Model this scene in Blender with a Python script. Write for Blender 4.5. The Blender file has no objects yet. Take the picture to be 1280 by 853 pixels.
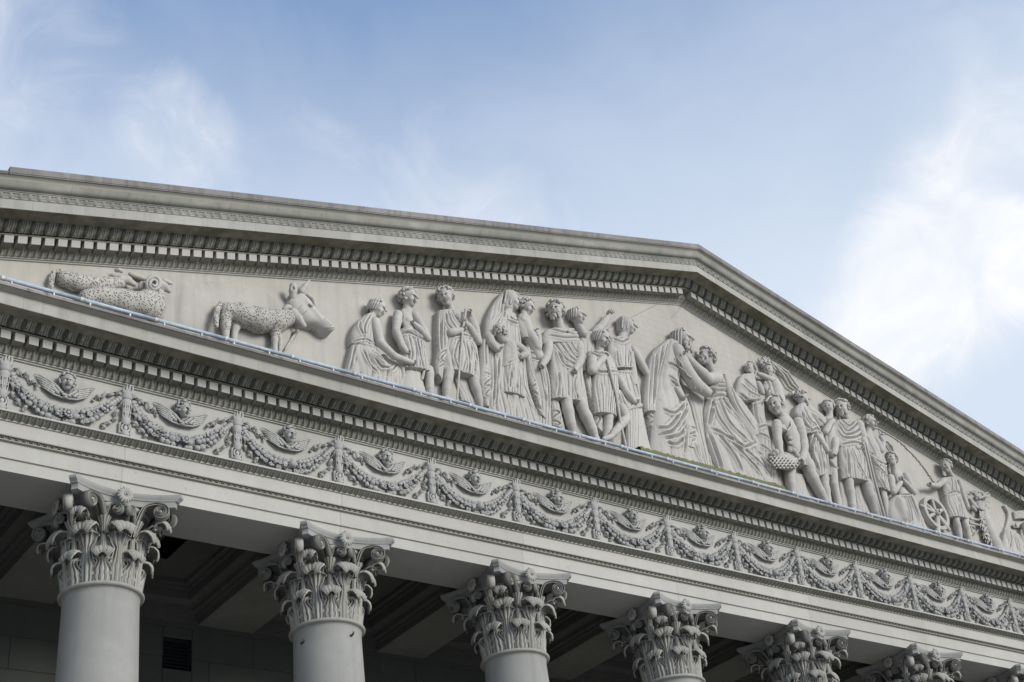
SKY_BLOBS = [(1150, 390, 85, 1.2, .40), (1240, 290, 80, 1.6, .24), (208, 170, 24, 3.2, .17), (440, 300, 160, 1.2, .16), (680, 290, 190, 1.0, .12), (0, 130, 60, 4, .05),
             (1170, 110, 60, 1.8, .14), (720, 0, 330, .9, -.26), (1000, 200, 110, 1.2, -.10), (1275, 500, 70, 1.2, -.42), (1285, 150, 60, 1.2, -.12), (340, 60, 110, 2.0, -.10)]
SKY_TINT = (.80, 1.03, 1.36)
SUN_E, SUN_ANGLE = 2.75, 24
import bpy, math, random
import numpy as np
from mathutils import Matrix, Vector
rnd = random.Random(7)
PI = math.pi
# All modelling is done in bays: one bay = the spacing of the columns.
# x runs along the front, y into the building, z up from the underside of the architrave.
BAY = 3.6
ZA = 1.6 + 2.67908 * BAY          # height of the architrave underside above the ground
XA = 3.5                          # x of the gable apex
C = bpy.context.scene.collection
scene = bpy.context.scene

def T(P):
    P = np.asarray(P, dtype=np.float64).reshape(-1, 3) * BAY
    P[:, 2] += ZA
    return P

# ------------------------------------------------------------------ camera (standing on the square)
F_PX, AZ, EL, ROLL = 1737.4655, 0.709119, 0.578303, -0.138535
CAM = np.array([-1.905117, -4.697567, -2.679082])
D = np.array([math.sin(AZ)*math.cos(EL), math.cos(AZ)*math.cos(EL), math.sin(EL)])
_r = np.array([math.cos(AZ), -math.sin(AZ), 0.0]); _u = np.cross(_r, D)
RT = math.cos(ROLL)*_r + math.sin(ROLL)*_u
UP = -math.sin(ROLL)*_r + math.cos(ROLL)*_u
cam_d = bpy.data.cameras.new('camera'); cam = bpy.data.objects.new('camera', cam_d); C.objects.link(cam)
cam_d.sensor_width = 36; cam_d.lens = F_PX/1280*36; cam_d.clip_start = 0.1; cam_d.clip_end = 5000
mw = Matrix.Identity(4)
for i in range(3):
    mw[i][0] = RT[i]; mw[i][1] = UP[i]; mw[i][2] = -D[i]
    mw[i][3] = T(CAM)[0][i]
cam.matrix_world = mw
scene.camera = cam
scene.view_settings.view_transform = 'Standard'; scene.view_settings.look = 'None'
scene.view_settings.exposure = 0; scene.view_settings.gamma = 1

def at(px, py, w=0.04):
    """survey: point of the front at depth w (out of the wall) seen at photo position px,py -> (u, v)"""
    v = D*F_PX + RT*(px-640) + UP*(426.5-py)
    t = (-w-CAM[1])/v[1]
    q = CAM + t*v
    return q[0], q[2]
def rad(px, py, r, w=0.04):
    u, v = at(px, py, w)
    dd = (np.array([u, -w, v])-CAM) @ D
    return r*dd/F_PX

# ------------------------------------------------------------------ materials
def new_mat(name):
    m = bpy.data.materials.new(name); m.use_nodes = True
    nt = m.node_tree; nt.nodes.clear()
    return m, nt
def N(nt, t, **k):
    n = nt.nodes.new(t)
    for a, b in k.items():
        if a.startswith('i_'):
            n.inputs[a[2:].replace('_', ' ')].default_value = b
        else: setattr(n, a, b)
    return n
def ramp(nt, fac, stops):
    r = nt.nodes.new('ShaderNodeValToRGB'); e = r.color_ramp.elements
    e[0].position, e[0].color = stops[0][0], (*stops[0][1], 1)
    e[1].position, e[1].color = stops[1][0], (*stops[1][1], 1)
    for p, c in stops[2:]:
        q = e.new(p); q.color = (*c, 1)
    nt.links.new(fac, r.inputs[0]); return r.outputs[0]
def mix(nt, fac, a, b, mode='MIX'):
    n = nt.nodes.new('ShaderNodeMix'); n.data_type = 'RGBA'; n.blend_type = mode
    for s, v in ((n.inputs[0], fac), (n.inputs[6], a), (n.inputs[7], b)):
        if isinstance(v, (int, float)): s.default_value = v
        elif isinstance(v, tuple): s.default_value = (*v, 1)
        else: nt.links.new(v, s)
    return n.outputs[2]
def noise(nt, vec, scale, detail=4, rough=.55, dist=0.0):
    n = N(nt, 'ShaderNodeTexNoise'); n.inputs['Scale'].default_value = scale
    n.inputs['Detail'].default_value = detail; n.inputs['Roughness'].default_value = rough
    n.inputs['Distortion'].default_value = dist
    nt.links.new(vec, n.inputs['Vector']); return n.outputs['Fac']
def math_n(nt, op, a, b=None, clamp=False):
    n = N(nt, 'ShaderNodeMath', operation=op, use_clamp=clamp)
    for i, v in enumerate((a, b)):
        if v is None: continue
        if isinstance(v, (int, float)): n.inputs[i].default_value = v
        else: nt.links.new(v, n.inputs[i])
    return n.outputs[0]

def stone(name, base, dark, patch=0.0, dirt_or_shade=(.055, .06, .06), stain=.5, cavity=.0, streak=.35, bump=.25, moss=0.0, rough=.85, soot_top=0.0, grain=1.0):
    m, nt = new_mat(name)
    geo = N(nt, 'ShaderNodeNewGeometry'); pos = geo.outputs['Position']
    sep = N(nt, 'ShaderNodeSeparateXYZ'); nt.links.new(pos, sep.inputs[0])
    # blotches of paint and stone
    n1 = noise(nt, pos, .55, 5, .6)
    n2 = noise(nt, pos, 3.1, 6, .62, .4)
    n3 = noise(nt, pos, 34, 3, .6)
    col = mix(nt, ramp(nt, n1, [(.35, (0, 0, 0)), (.68, (1, 1, 1))]), dark, base)
    col = mix(nt, ramp(nt, n2, [(.38, (0, 0, 0)), (.62, (1, 1, 1))]), mix(nt, .55, col, dark), col)
    # rain streaks: noise stretched in height
    mp = N(nt, 'ShaderNodeMapping'); mp.inputs['Scale'].default_value = (6.5, 6.5, .35)
    nt.links.new(pos, mp.inputs[0])
    st = noise(nt, mp.outputs[0], 1.0, 5, .65)
    sfac = math_n(nt, 'MULTIPLY', ramp(nt, st, [(.5, (0, 0, 0)), (.72, (1, 1, 1))]), streak)
    col = mix(nt, sfac, col, mix(nt, .45, dirt_or_shade, dark))
    # small dark specks and scuffs
    sp = noise(nt, pos, 11, 8, .75)
    col = mix(nt, math_n(nt, 'MULTIPLY', ramp(nt, sp, [(.60, (0, 0, 0)), (.70, (1, 1, 1))]), stain), col, dirt_or_shade)
    if patch > 0:    # spots where the paint has come off down to tan render or blue-grey undercoat
        pn = noise(nt, pos, 1.15, 7, .68, .6); tint = noise(nt, pos, .7, 2)
        col = mix(nt, math_n(nt, 'MULTIPLY', ramp(nt, pn, [(.655, (0, 0, 0)), (.69, (1, 1, 1))]), patch), col,
                  mix(nt, ramp(nt, tint, [(.45, (0, 0, 0)), (.55, (1, 1, 1))]), (.26, .275, .28), (.40, .32, .24)))
    if moss > 0:
        ms = noise(nt, pos, 2.3, 6, .7)
        col = mix(nt, math_n(nt, 'MULTIPLY', ramp(nt, ms, [(.42, (0, 0, 0)), (.62, (1, 1, 1))]), moss), col, (.10, .095, .055))
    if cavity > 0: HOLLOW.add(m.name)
    if cavity > 0:   # soot and algae, with painted crevice shade, darken the hollows of the carving
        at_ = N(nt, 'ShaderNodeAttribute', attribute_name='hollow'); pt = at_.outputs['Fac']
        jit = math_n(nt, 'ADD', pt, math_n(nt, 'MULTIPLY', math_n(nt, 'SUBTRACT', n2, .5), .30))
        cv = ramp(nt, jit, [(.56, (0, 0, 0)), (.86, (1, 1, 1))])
        col = mix(nt, math_n(nt, 'MULTIPLY', cv, cavity), col, dirt_or_shade)
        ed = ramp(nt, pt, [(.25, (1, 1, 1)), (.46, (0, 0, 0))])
        col = mix(nt, math_n(nt, 'MULTIPLY', ed, .5), col, tuple(min(c*1.12, .62) for c in base))  # raised edges lightened in the colour, as painted highlights
    if soot_top > 0:  # soot lying on what faces the sky
        sn = N(nt, 'ShaderNodeSeparateXYZ'); nt.links.new(geo.outputs['Normal'], sn.inputs[0])
        up = ramp(nt, sn.outputs[2], [(.1, (0, 0, 0)), (.75, (1, 1, 1))])
        col = mix(nt, math_n(nt, 'MULTIPLY', up, soot_top), col, (.045, .052, .064))
    b = N(nt, 'ShaderNodeBsdfPrincipled'); nt.links.new(col, b.inputs['Base Color'])
    b.inputs['Roughness'].default_value = rough; b.inputs['Specular IOR Level'].default_value = .25
    h = mix(nt, .5, n3, n2); bp = N(nt, 'ShaderNodeBump'); bp.inputs['Strength'].default_value = bump*grain
    bp.inputs['Distance'].default_value = .02
    nt.links.new(h, bp.inputs['Height']); nt.links.new(bp.outputs[0], b.inputs['Normal'])
    o = N(nt, 'ShaderNodeOutputMaterial'); nt.links.new(b.outputs[0], o.inputs[0])
    return m

M = {}; HOLLOW = set()
M['stone'] = stone('painted_stone', (.43, .415, .385), (.35, .34, .315), stain=.35, streak=.3)
M['tymp'] = stone('tympanum_stone', (.48, .46, .415), (.40, .38, .34), patch=.45, stain=.35, streak=.3)
M['fascia'] = stone('fascia_stone', (.50, .485, .445), (.43, .415, .38), stain=.3, streak=.12)
M['cymat'] = stone('weathered_cyma_stone', (.40, .39, .345), (.22, .22, .19), stain=.6, streak=.55)
M['cap'] = stone('gable_cap_stone', (.36, .335, .31), (.19, .18, .17), stain=.9, streak=.8)
M['mould'] = stone('mossy_moulding_stone', (.37, .36, .305), (.25, .245, .20), dirt_or_shade=(.035, .038, .03), stain=.5, cavity=.85, streak=.3, moss=.2)
M['soffit'] = stone('mossy_soffit_stone', (.33, .305, .24), (.21, .195, .145), dirt_or_shade=(.06, .06, .045), stain=.5, streak=0, moss=.7)
M['dentil'] = stone('dentil_stone', (.46, .44, .41), (.38, .365, .34), stain=.25, streak=.15)
M['recess'] = stone('dentil_back_and_shade_stone', (.26, .25, .205), (.17, .168, .135), stain=.5, streak=.2, moss=.3)  # dark stone behind the dentils, also the painted shade of their undersides
M['corona'] = stone('cornice_face_stone', (.45, .435, .395), (.35, .34, .305), patch=.8, stain=.45, streak=.35)
M['frieze'] = stone('frieze_stone', (.50, .485, .45), (.40, .39, .36), stain=.35, streak=.2)
M['relief'] = stone('carved_figure_stone', (.53, .505, .465), (.41, .39, .36), dirt_or_shade=(.05, .05, .044), stain=.3, cavity=.75, streak=.25, bump=.3)
M['cloth'] = stone('carved_drapery_stone', (.52, .495, .455), (.40, .38, .35), dirt_or_shade=(.06, .06, .052), stain=.3, cavity=.62, streak=.25, bump=.3)
M['fur'] = stone('carved_fleece_stone', (.47, .445, .40), (.38, .36, .32), dirt_or_shade=(.035, .033, .028), stain=.35, cavity=1.0, streak=.15, bump=.2)
M['orn'] = stone('carved_frieze_ornament_stone', (.44, .435, .41), (.35, .35, .33), dirt_or_shade=(.028, .025, .027), stain=.4, cavity=1.0, streak=.15, bump=.15, soot_top=.35)
M['fruit'] = stone('sooty_fruit_stone', (.43, .425, .405), (.32, .32, .31), dirt_or_shade=(.03, .032, .033), stain=.45, cavity=.9, streak=.1, bump=.15, soot_top=.35)
M['capital'] = stone('carved_capital_stone', (.385, .372, .335), (.28, .272, .245), dirt_or_shade=(.04, .042, .038), stain=.35, cavity=.8, streak=.25, bump=.15)
M['abacus'] = stone('abacus_stone', (.37, .365, .345), (.27, .27, .255), stain=.45, streak=.3, bump=.15)
M['foliage'] = stone('foliage_and_shade_stone', (.27, .27, .26), (.17, .172, .17), stain=.5, streak=.1, bump=.3)  # leaves and core, dark in colour to paint the shade between fruits
M['shaft'] = stone('column_plaster', (.345, .34, .315), (.265, .262, .245), patch=.25, dirt_or_shade=(.16, .17, .17), stain=.4, streak=.45, bump=.1)
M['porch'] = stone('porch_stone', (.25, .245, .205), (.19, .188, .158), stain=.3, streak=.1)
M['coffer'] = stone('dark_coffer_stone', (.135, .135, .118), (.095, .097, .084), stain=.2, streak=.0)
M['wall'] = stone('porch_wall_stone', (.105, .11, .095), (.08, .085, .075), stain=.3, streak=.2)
M['ground'] = stone('plaza_paving', (.40, .385, .36), (.32, .31, .29), stain=.3, streak=.0)
M['roof'] = stone('roof_tile', (.22, .21, .2), (.15, .15, .14), stain=.3, streak=.3)
M['moss'] = stone('moss_patch', (.19, .185, .10), (.12, .125, .06), stain=.5, streak=0, bump=.9)

def add_brick(m):
    nt = m.node_tree; b = [n for n in nt.nodes if n.type == 'BSDF_PRINCIPLED'][0]
    geo = [n for n in nt.nodes if n.type == 'NEW_GEOMETRY'][0]
    cmb = N(nt, 'ShaderNodeCombineXYZ'); sp = N(nt, 'ShaderNodeSeparateXYZ'); nt.links.new(geo.outputs['Position'], sp.inputs[0])
    nt.links.new(sp.outputs[0], cmb.inputs[0]); nt.links.new(sp.outputs[2], cmb.inputs[1])
    br = N(nt, 'ShaderNodeTexBrick'); nt.links.new(cmb.outputs[0], br.inputs[0]); br.inputs['Scale'].default_value = 1.0
    br.inputs['Brick Width'].default_value = .62; br.inputs['Row Height'].default_value = .17; br.inputs['Mortar Size'].default_value = .012; br.inputs['Mortar Smooth'].default_value = .6
    br.inputs['Color1'].default_value = br.inputs['Color2'].default_value = (1, 1, 1, 1); br.inputs['Mortar'].default_value = (.90, .895, .88, 1)
    src = b.inputs['Base Color'].links[0].from_socket
    nt.links.new(mix(nt, 1.0, src, br.outputs[0], 'MULTIPLY'), b.inputs['Base Color'])
def add_joints(m, width, depth=.80):
    nt = m.node_tree; b = [n for n in nt.nodes if n.type == 'BSDF_PRINCIPLED'][0]
    geo = [n for n in nt.nodes if n.type == 'NEW_GEOMETRY'][0]
    sp = N(nt, 'ShaderNodeSeparateXYZ'); nt.links.new(geo.outputs['Position'], sp.inputs[0])
    wob = noise(nt, geo.outputs['Position'], 6, 3)
    x = math_n(nt, 'ADD', math_n(nt, 'DIVIDE', sp.outputs[0], width), math_n(nt, 'MULTIPLY', wob, .006))
    fr = math_n(nt, 'FRACT', x)
    ln = ramp(nt, fr, [(0, (depth,)*3), (.006, (1, 1, 1))])
    cell = N(nt, 'ShaderNodeTexWhiteNoise', noise_dimensions='1D'); nt.links.new(math_n(nt, 'FLOOR', x), cell.inputs['W'])
    tone = ramp(nt, cell.outputs['Value'], [(0, (.90, .90, .89)), (1, (1.0, 1.0, 1.0))])
    src = b.inputs['Base Color'].links[0].from_socket
    nt.links.new(mix(nt, 1.0, mix(nt, 1.0, src, ln, 'MULTIPLY'), tone, 'MULTIPLY'), b.inputs['Base Color'])
for k_, w_, d_ in (('corona', 1.83, .62), ('fascia', 3.6, .70), ('cymat', 1.31, .55), ('cap', 1.31, .45), ('frieze', 1.8, .75), ('soffit', 1.83, .6)): add_joints(M[k_], w_, d_)
M['tympb'] = stone('tympanum_brick_relief_stone', (.48, .46, .415), (.40, .38, .34), stain=.25, streak=.25)
add_brick(M['tympb'])
def add_dimples(m, scale, depth):
    nt = m.node_tree; b = [n for n in nt.nodes if n.type == 'BSDF_PRINCIPLED'][0]
    geo = [n for n in nt.nodes if n.type == 'NEW_GEOMETRY'][0]
    v = N(nt, 'ShaderNodeTexVoronoi'); v.inputs['Scale'].default_value = scale; nt.links.new(geo.outputs['Position'], v.inputs['Vector'])
    hole = ramp(nt, v.outputs['Distance'], [(.18, (1, 1, 1)), (.40, (0, 0, 0))])
    src = b.inputs['Base Color'].links[0].from_socket
    nt.links.new(mix(nt, math_n(nt, 'MULTIPLY', hole, .8), src, (.10, .095, .085)), b.inputs['Base Color'])
    bp = N(nt, 'ShaderNodeBump'); bp.inputs['Strength'].default_value = 1.0; bp.inputs['Distance'].default_value = depth; bp.invert = True
    nt.links.new(hole, bp.inputs['Height']); nt.links.new(b.inputs['Normal'].links[0].from_socket, bp.inputs['Normal'])
    nt.links.new(bp.outputs[0], b.inputs['Normal'])
M['fleece'] = stone('pitted_fleece_stone', (.50, .475, .43), (.42, .40, .36), dirt_or_shade=(.10, .095, .085), stain=.2, cavity=.5, streak=.1, bump=.2)
add_dimples(M['fleece'], 33, .02)

def plain(name, col, rough=.5, metal=0.0):
    m, nt = new_mat(name)
    geo = N(nt, 'ShaderNodeNewGeometry')
    n1 = noise(nt, geo.outputs['Position'], 9, 5)
    c = mix(nt, ramp(nt, n1, [(.4, (0, 0, 0)), (.7, (1, 1, 1))]), col, tuple(x*.72 for x in col))
    b = N(nt, 'ShaderNodeBsdfPrincipled'); nt.links.new(c, b.inputs['Base Color'])
    b.inputs['Roughness'].default_value = rough; b.inputs['Metallic'].default_value = metal
    o = N(nt, 'ShaderNodeOutputMaterial'); nt.links.new(b.outputs[0], o.inputs[0]); return m
M['pipe'] = plain('pale_blue_plastic_pipe', (.44, .50, .58), .5)
M['clip'] = plain('pale_pipe_clip', (.55, .56, .56), .5)
M['iron'] = plain('dark_iron', (.06, .065, .07), .5, .6)
M['grille'] = plain('dark_vent_grille', (.012, .018, .020), .5)

# ------------------------------------------------------------------ objects
ORG = {}
def tag(o, label=None, cat=None, group=None, kind=None):
    if label: o['label'] = label
    if cat: o['category'] = cat
    if group: o['group'] = group
    if kind: o['kind'] = kind
    return o
def thing(name, org=(0, 0, 0), label=None, cat=None, group=None):
    o = bpy.data.objects.new(name, None); C.objects.link(o)
    o.location = T(org)[0]; o.empty_display_size = .2
    ORG[o.name] = np.array(org, float)
    return tag(o, label, cat, group, 'thing')
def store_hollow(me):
    """how deep every vertex lies in a hollow of the carving (.5 = flat), where soot and painted shade go"""
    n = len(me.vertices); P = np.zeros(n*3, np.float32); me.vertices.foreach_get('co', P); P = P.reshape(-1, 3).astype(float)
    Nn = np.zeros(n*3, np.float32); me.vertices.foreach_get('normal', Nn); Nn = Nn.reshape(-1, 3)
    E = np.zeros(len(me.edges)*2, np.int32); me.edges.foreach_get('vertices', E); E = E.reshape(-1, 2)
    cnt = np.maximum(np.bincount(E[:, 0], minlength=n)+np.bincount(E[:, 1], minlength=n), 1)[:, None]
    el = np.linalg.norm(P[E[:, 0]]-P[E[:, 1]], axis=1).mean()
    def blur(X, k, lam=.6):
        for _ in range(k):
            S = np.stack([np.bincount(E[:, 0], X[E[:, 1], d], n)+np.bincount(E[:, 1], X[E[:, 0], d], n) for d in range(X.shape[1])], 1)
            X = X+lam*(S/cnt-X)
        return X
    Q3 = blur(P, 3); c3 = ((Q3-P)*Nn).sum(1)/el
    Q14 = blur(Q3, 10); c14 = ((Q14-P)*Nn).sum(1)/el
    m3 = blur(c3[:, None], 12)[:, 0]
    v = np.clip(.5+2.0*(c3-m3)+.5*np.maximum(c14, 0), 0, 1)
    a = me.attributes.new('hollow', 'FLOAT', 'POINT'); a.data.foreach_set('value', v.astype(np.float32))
def mesh(name, V, F, mat, parent=None, org=None, smooth=True, loc=None):
    """V in bays, absolute. parent: thing whose origin is subtracted. org: own origin for a top-level mesh."""
    V = np.asarray(V, float).reshape(-1, 3)
    o0 = ORG[parent.name] if parent is not None else (np.array(org, float) if org is not None else np.zeros(3))
    P = (V-o0)*BAY
    me = bpy.data.meshes.new(name)
    if isinstance(F, np.ndarray):
        nf, k = F.shape
        me.vertices.add(len(P)); me.vertices.foreach_set('co', P.astype(np.float32).ravel())
        me.loops.add(nf*k); me.loops.foreach_set('vertex_index', F.astype(np.int32).ravel())
        me.polygons.add(nf); me.polygons.foreach_set('loop_start', np.arange(0, nf*k, k, dtype=np.int32))
        me.polygons.foreach_set('loop_total', np.full(nf, k, dtype=np.int32))
        me.update(calc_edges=True)
    else:
        me.from_pydata(P.tolist(), [], [list(map(int, f)) for f in F]); me.update()
    me.validate()
    me.polygons.foreach_set('use_smooth', np.full(len(me.polygons), bool(smooth), dtype=bool))
    me.materials.append(mat)
    if mat.name in HOLLOW and len(P) > 60: store_hollow(me)
    o = bpy.data.objects.new(name, me); C.objects.link(o)
    ORG[o.name] = o0
    if parent is not None: o.parent = parent
    else: o.location = T(o0)[0]
    return o
def dup(o, parent=None, org=None, delta=None):
    c = o.copy(); C.objects.link(c)
    if parent is not None: c.parent = parent
    if org is not None: c.location = T(org)[0]; ORG[c.name] = np.array(org, float)
    else: ORG[c.name] = ORG[o.name]
    for ch in o.children: dup(ch, c)
    return c

class MB:
    """collects pieces of one mesh"""
    def __init__(s): s.v = []; s.f = []; s.n = 0
    def add(s, V, F):
        V = np.asarray(V, float).reshape(-1, 3); s.v.append(V)
        s.f += [[i+s.n for i in f] for f in (F.tolist() if isinstance(F, np.ndarray) else F)]
        s.n += len(V)
    def box(s, x0, x1, y0, y1, z0, z1, f=None):
        P = [(x, y, z) for x in (x0, x1) for y in (y0, y1) for z in (z0, z1)]
        if f: P = [f(*q) for q in P]
        s.add(P, [[0, 1, 3, 2], [4, 6, 7, 5], [0, 4, 5, 1], [2, 3, 7, 6], [0, 2, 6, 4], [1, 5, 7, 3]])
    def grid(s, P, closeu=False, closev=False, flip=False):
        P = np.asarray(P, float); a, b = P.shape[:2]
        F = grid_faces(a, b, closeu, closev)
        if flip: F = F[:, ::-1]
        s.add(P.reshape(-1, 3), F)
    def build(s, name, mat, parent=None, org=None, smooth=True):
        F = s.f
        if F and all(len(f) == 4 for f in F): F = np.array(F)
        return mesh(name, np.concatenate(s.v), F, mat, parent, org, smooth)
def grid_faces(a, b, cu=False, cv=False):
    i = np.arange(a if cu else a-1)[:, None]; j = np.arange(b if cv else b-1)[None, :]
    i2 = (i+1) % a; j2 = (j+1) % b
    return np.stack([np.broadcast_to(x, (i.shape[0], j.shape[1])) for x in (i*b+j, i2*b+j, i2*b+j2, i*b+j2)], -1).reshape(-1, 4)
def autosmooth(o, ang=35):
    me = o.data
    me.set_sharp_from_angle(angle=math.radians(ang))
def tube(pts, r, n=10, closed=False):
    """tube of radius r (number or list) along pts -> V, F"""
    P = np.asarray(pts, float); m = len(P)
    R = np.full(m, r) if np.isscalar(r) else np.asarray(r, float)
    Tn = np.gradient(P, axis=0); Tn /= np.linalg.norm(Tn, axis=1)[:, None]+1e-12
    a = np.array([0.3, .2, 1.0]); 
    if abs(Tn[0] @ (a/np.linalg.norm(a))) > .9: a = np.array([1., .1, .2])
    out = []
    u = np.cross(Tn[0], a); u /= np.linalg.norm(u)
    for i in range(m):
        u = u-Tn[i]*(u@Tn[i]); u /= np.linalg.norm(u); v = np.cross(Tn[i], u)
        th = np.linspace(0, 2*PI, n, endpoint=False)
        out.append(P[i]+R[i]*(np.cos(th)[:, None]*u+np.sin(th)[:, None]*v))
    V = np.array(out).reshape(-1, 3); F = grid_faces(m, n, closed, True)[:, ::-1].tolist()
    if not closed:
        F.append(list(range(n))); F.append([(m-1)*n+i for i in range(n)][::-1])
    return V, F
def lathe(prof, n=48, c=(0, 0), full=True):
    """prof: (r,z) list -> grid P"""
    th = -np.linspace(0, 2*PI, n, endpoint=False)
    pr = np.asarray(prof, float)
    P = np.zeros((len(pr), n, 3))
    P[..., 0] = c[0]+pr[:, :1]*np.sin(th); P[..., 1] = c[1]-pr[:, :1]*np.cos(th); P[..., 2] = pr[:, 1:2]
    return P
def smooth_curve(pts, n):
    """Catmull-Rom through pts (any dimension) -> n samples"""
    P = np.asarray(pts, float)
    if len(P) == 2:
        t = np.linspace(0, 1, n)[:, None]; return P[0]*(1-t)+P[1]*t
    Q = np.vstack([2*P[0]-P[1], P, 2*P[-1]-P[-2]])
    t = np.linspace(0, len(P)-1-1e-9, n); i = t.astype(int); f = (t-i)[:, None]
    a, b, c_, d = Q[i], Q[i+1], Q[i+2], Q[i+3]
    return .5*((2*b)+(-a+c_)*f+(2*a-5*b+4*c_-d)*f**2+(-a+3*b-3*c_+d)*f**3)
# ------------------------------------------------------------------ carving tools: distance fields meshed by surface nets
def seg_d(P, a, b, ra, rb):
    a = np.asarray(a, np.float32); b = np.asarray(b, np.float32); ab = b-a; L = float(ab@ab)+1e-12
    t = np.clip(((P-a)@ab)/L, 0, 1)
    q = P-a-t[..., None]*ab
    return np.sqrt((q*q).sum(-1))-(ra+(rb-ra)*t)
def ell_d(P, c, r, R=None):
    q = P-np.asarray(c, np.float32)
    if R is not None: q = q@np.asarray(R, np.float32)
    r = np.asarray(r, np.float32)
    k = np.sqrt(((q/r)**2).sum(-1)); k2 = np.sqrt(((q/(r*r))**2).sum(-1))+1e-9
    return k*(k-1)/k2
class Carve:
    """layers of primitives in (u, v, w): along the wall, up, out of the wall"""
    def __init__(s, h=.0038, w0=-.006): s.h = h; s.w0 = w0; s.L = {}; s.post = {}
    def add(s, layer, f, lo, hi, k=.004, op='add'):
        s.L.setdefault(layer, []).append((f, np.array(lo, float), np.array(hi, float), k, op))
    def seg(s, layer, a, b, ra, rb=None, k=.005, flat=1.0, op='add'):
        rb = ra if rb is None else rb; m = max(ra, rb)
        a = np.array(a, float); b = np.array(b, float)
        if flat != 1.0:    # squashed towards the wall, as relief carving is
            c = (a[2]+b[2])/2; sc = np.array([1, 1, 1/flat], np.float32); of = np.array([0, 0, c*(1-1/flat)], np.float32)
            a2 = a*sc+of; b2 = b*sc+of
            s.add(layer, lambda P: seg_d(P*sc+of, a2, b2, ra, rb)*flat**.5, np.minimum(a, b)-m, np.maximum(a, b)+m, k, op)
        else: s.add(layer, lambda P: seg_d(P, a, b, ra, rb), np.minimum(a, b)-m, np.maximum(a, b)+m, k, op)
    def chain(s, layer, pts, rs, k=.006, flat=1.0):
        for i in range(len(pts)-1): s.seg(layer, pts[i], pts[i+1], rs[i], rs[i+1], k, flat)
    def ell(s, layer, c, r, R=None, k=.005, op='add'):
        m = max(r); c = np.array(c, float)
        s.add(layer, lambda P: ell_d(P, c, r, R), c-m, c+m, k, op)
    def relief(s, layer, H, u0, v0, k=.004):
        """height map H[i,j] over the wall grid anchored at u0,v0 with step h"""
        h = s.h; gu, gv = np.gradient(H, h); g = 1/np.sqrt(1+np.minimum(gu*gu+gv*gv, 9.0))
        def f(P, H=H, g=g):
            i = np.clip(np.rint((P[..., 0]-u0)/h).astype(int), 0, H.shape[0]-1)
            j = np.clip(np.rint((P[..., 1]-v0)/h).astype(int), 0, H.shape[1]-1)
            return (P[..., 2]-H[i, j])*g[i, j]
        s.add(layer, f, (u0, v0, s.w0), (u0+h*(H.shape[0]-1), v0+h*(H.shape[1]-1), float(H.max())), k)
    def build_layer(s, layer):
        pr = s.L[layer]; h = s.h
        lo = np.min([p[1] for p in pr if p[4] == 'add'], axis=0)-3*h; hi = np.max([p[2] for p in pr if p[4] == 'add'], axis=0)+3*h
        lo[2] = max(lo[2], s.w0)
        g0 = np.floor(lo/h)*h
        n = np.ceil((hi-g0)/h).astype(int)+1
        F = np.full(n, .03, np.float32)
        ax = [(g0[i]+h*np.arange(n[i])).astype(np.float32) for i in range(3)]
        for f, a, b, k, op in pr:
            m = k+2.5*h
            i0 = np.clip(np.floor((a-m-g0)/h).astype(int), 0, n-1); i1 = np.clip(np.ceil((b+m-g0)/h).astype(int)+1, 1, n)
            if (i1 <= i0).any(): continue
            sl = tuple(slice(i0[i], i1[i]) for i in range(3))
            P = np.stack(np.meshgrid(*[ax[i][sl[i]] for i in range(3)], indexing='ij'), -1)
            d = f(P).astype(np.float32); c = F[sl]
            if op == 'add':
                e = np.maximum(k-np.abs(c-d), 0)/max(k, 1e-6); F[sl] = np.minimum(c, d)-e*e*k*.25
            else:
                d = -d; e = np.maximum(k-np.abs(c-d), 0)/max(k, 1e-6); F[sl] = np.maximum(c, d)+e*e*k*.25
        return nets(F, g0, h)
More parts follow.
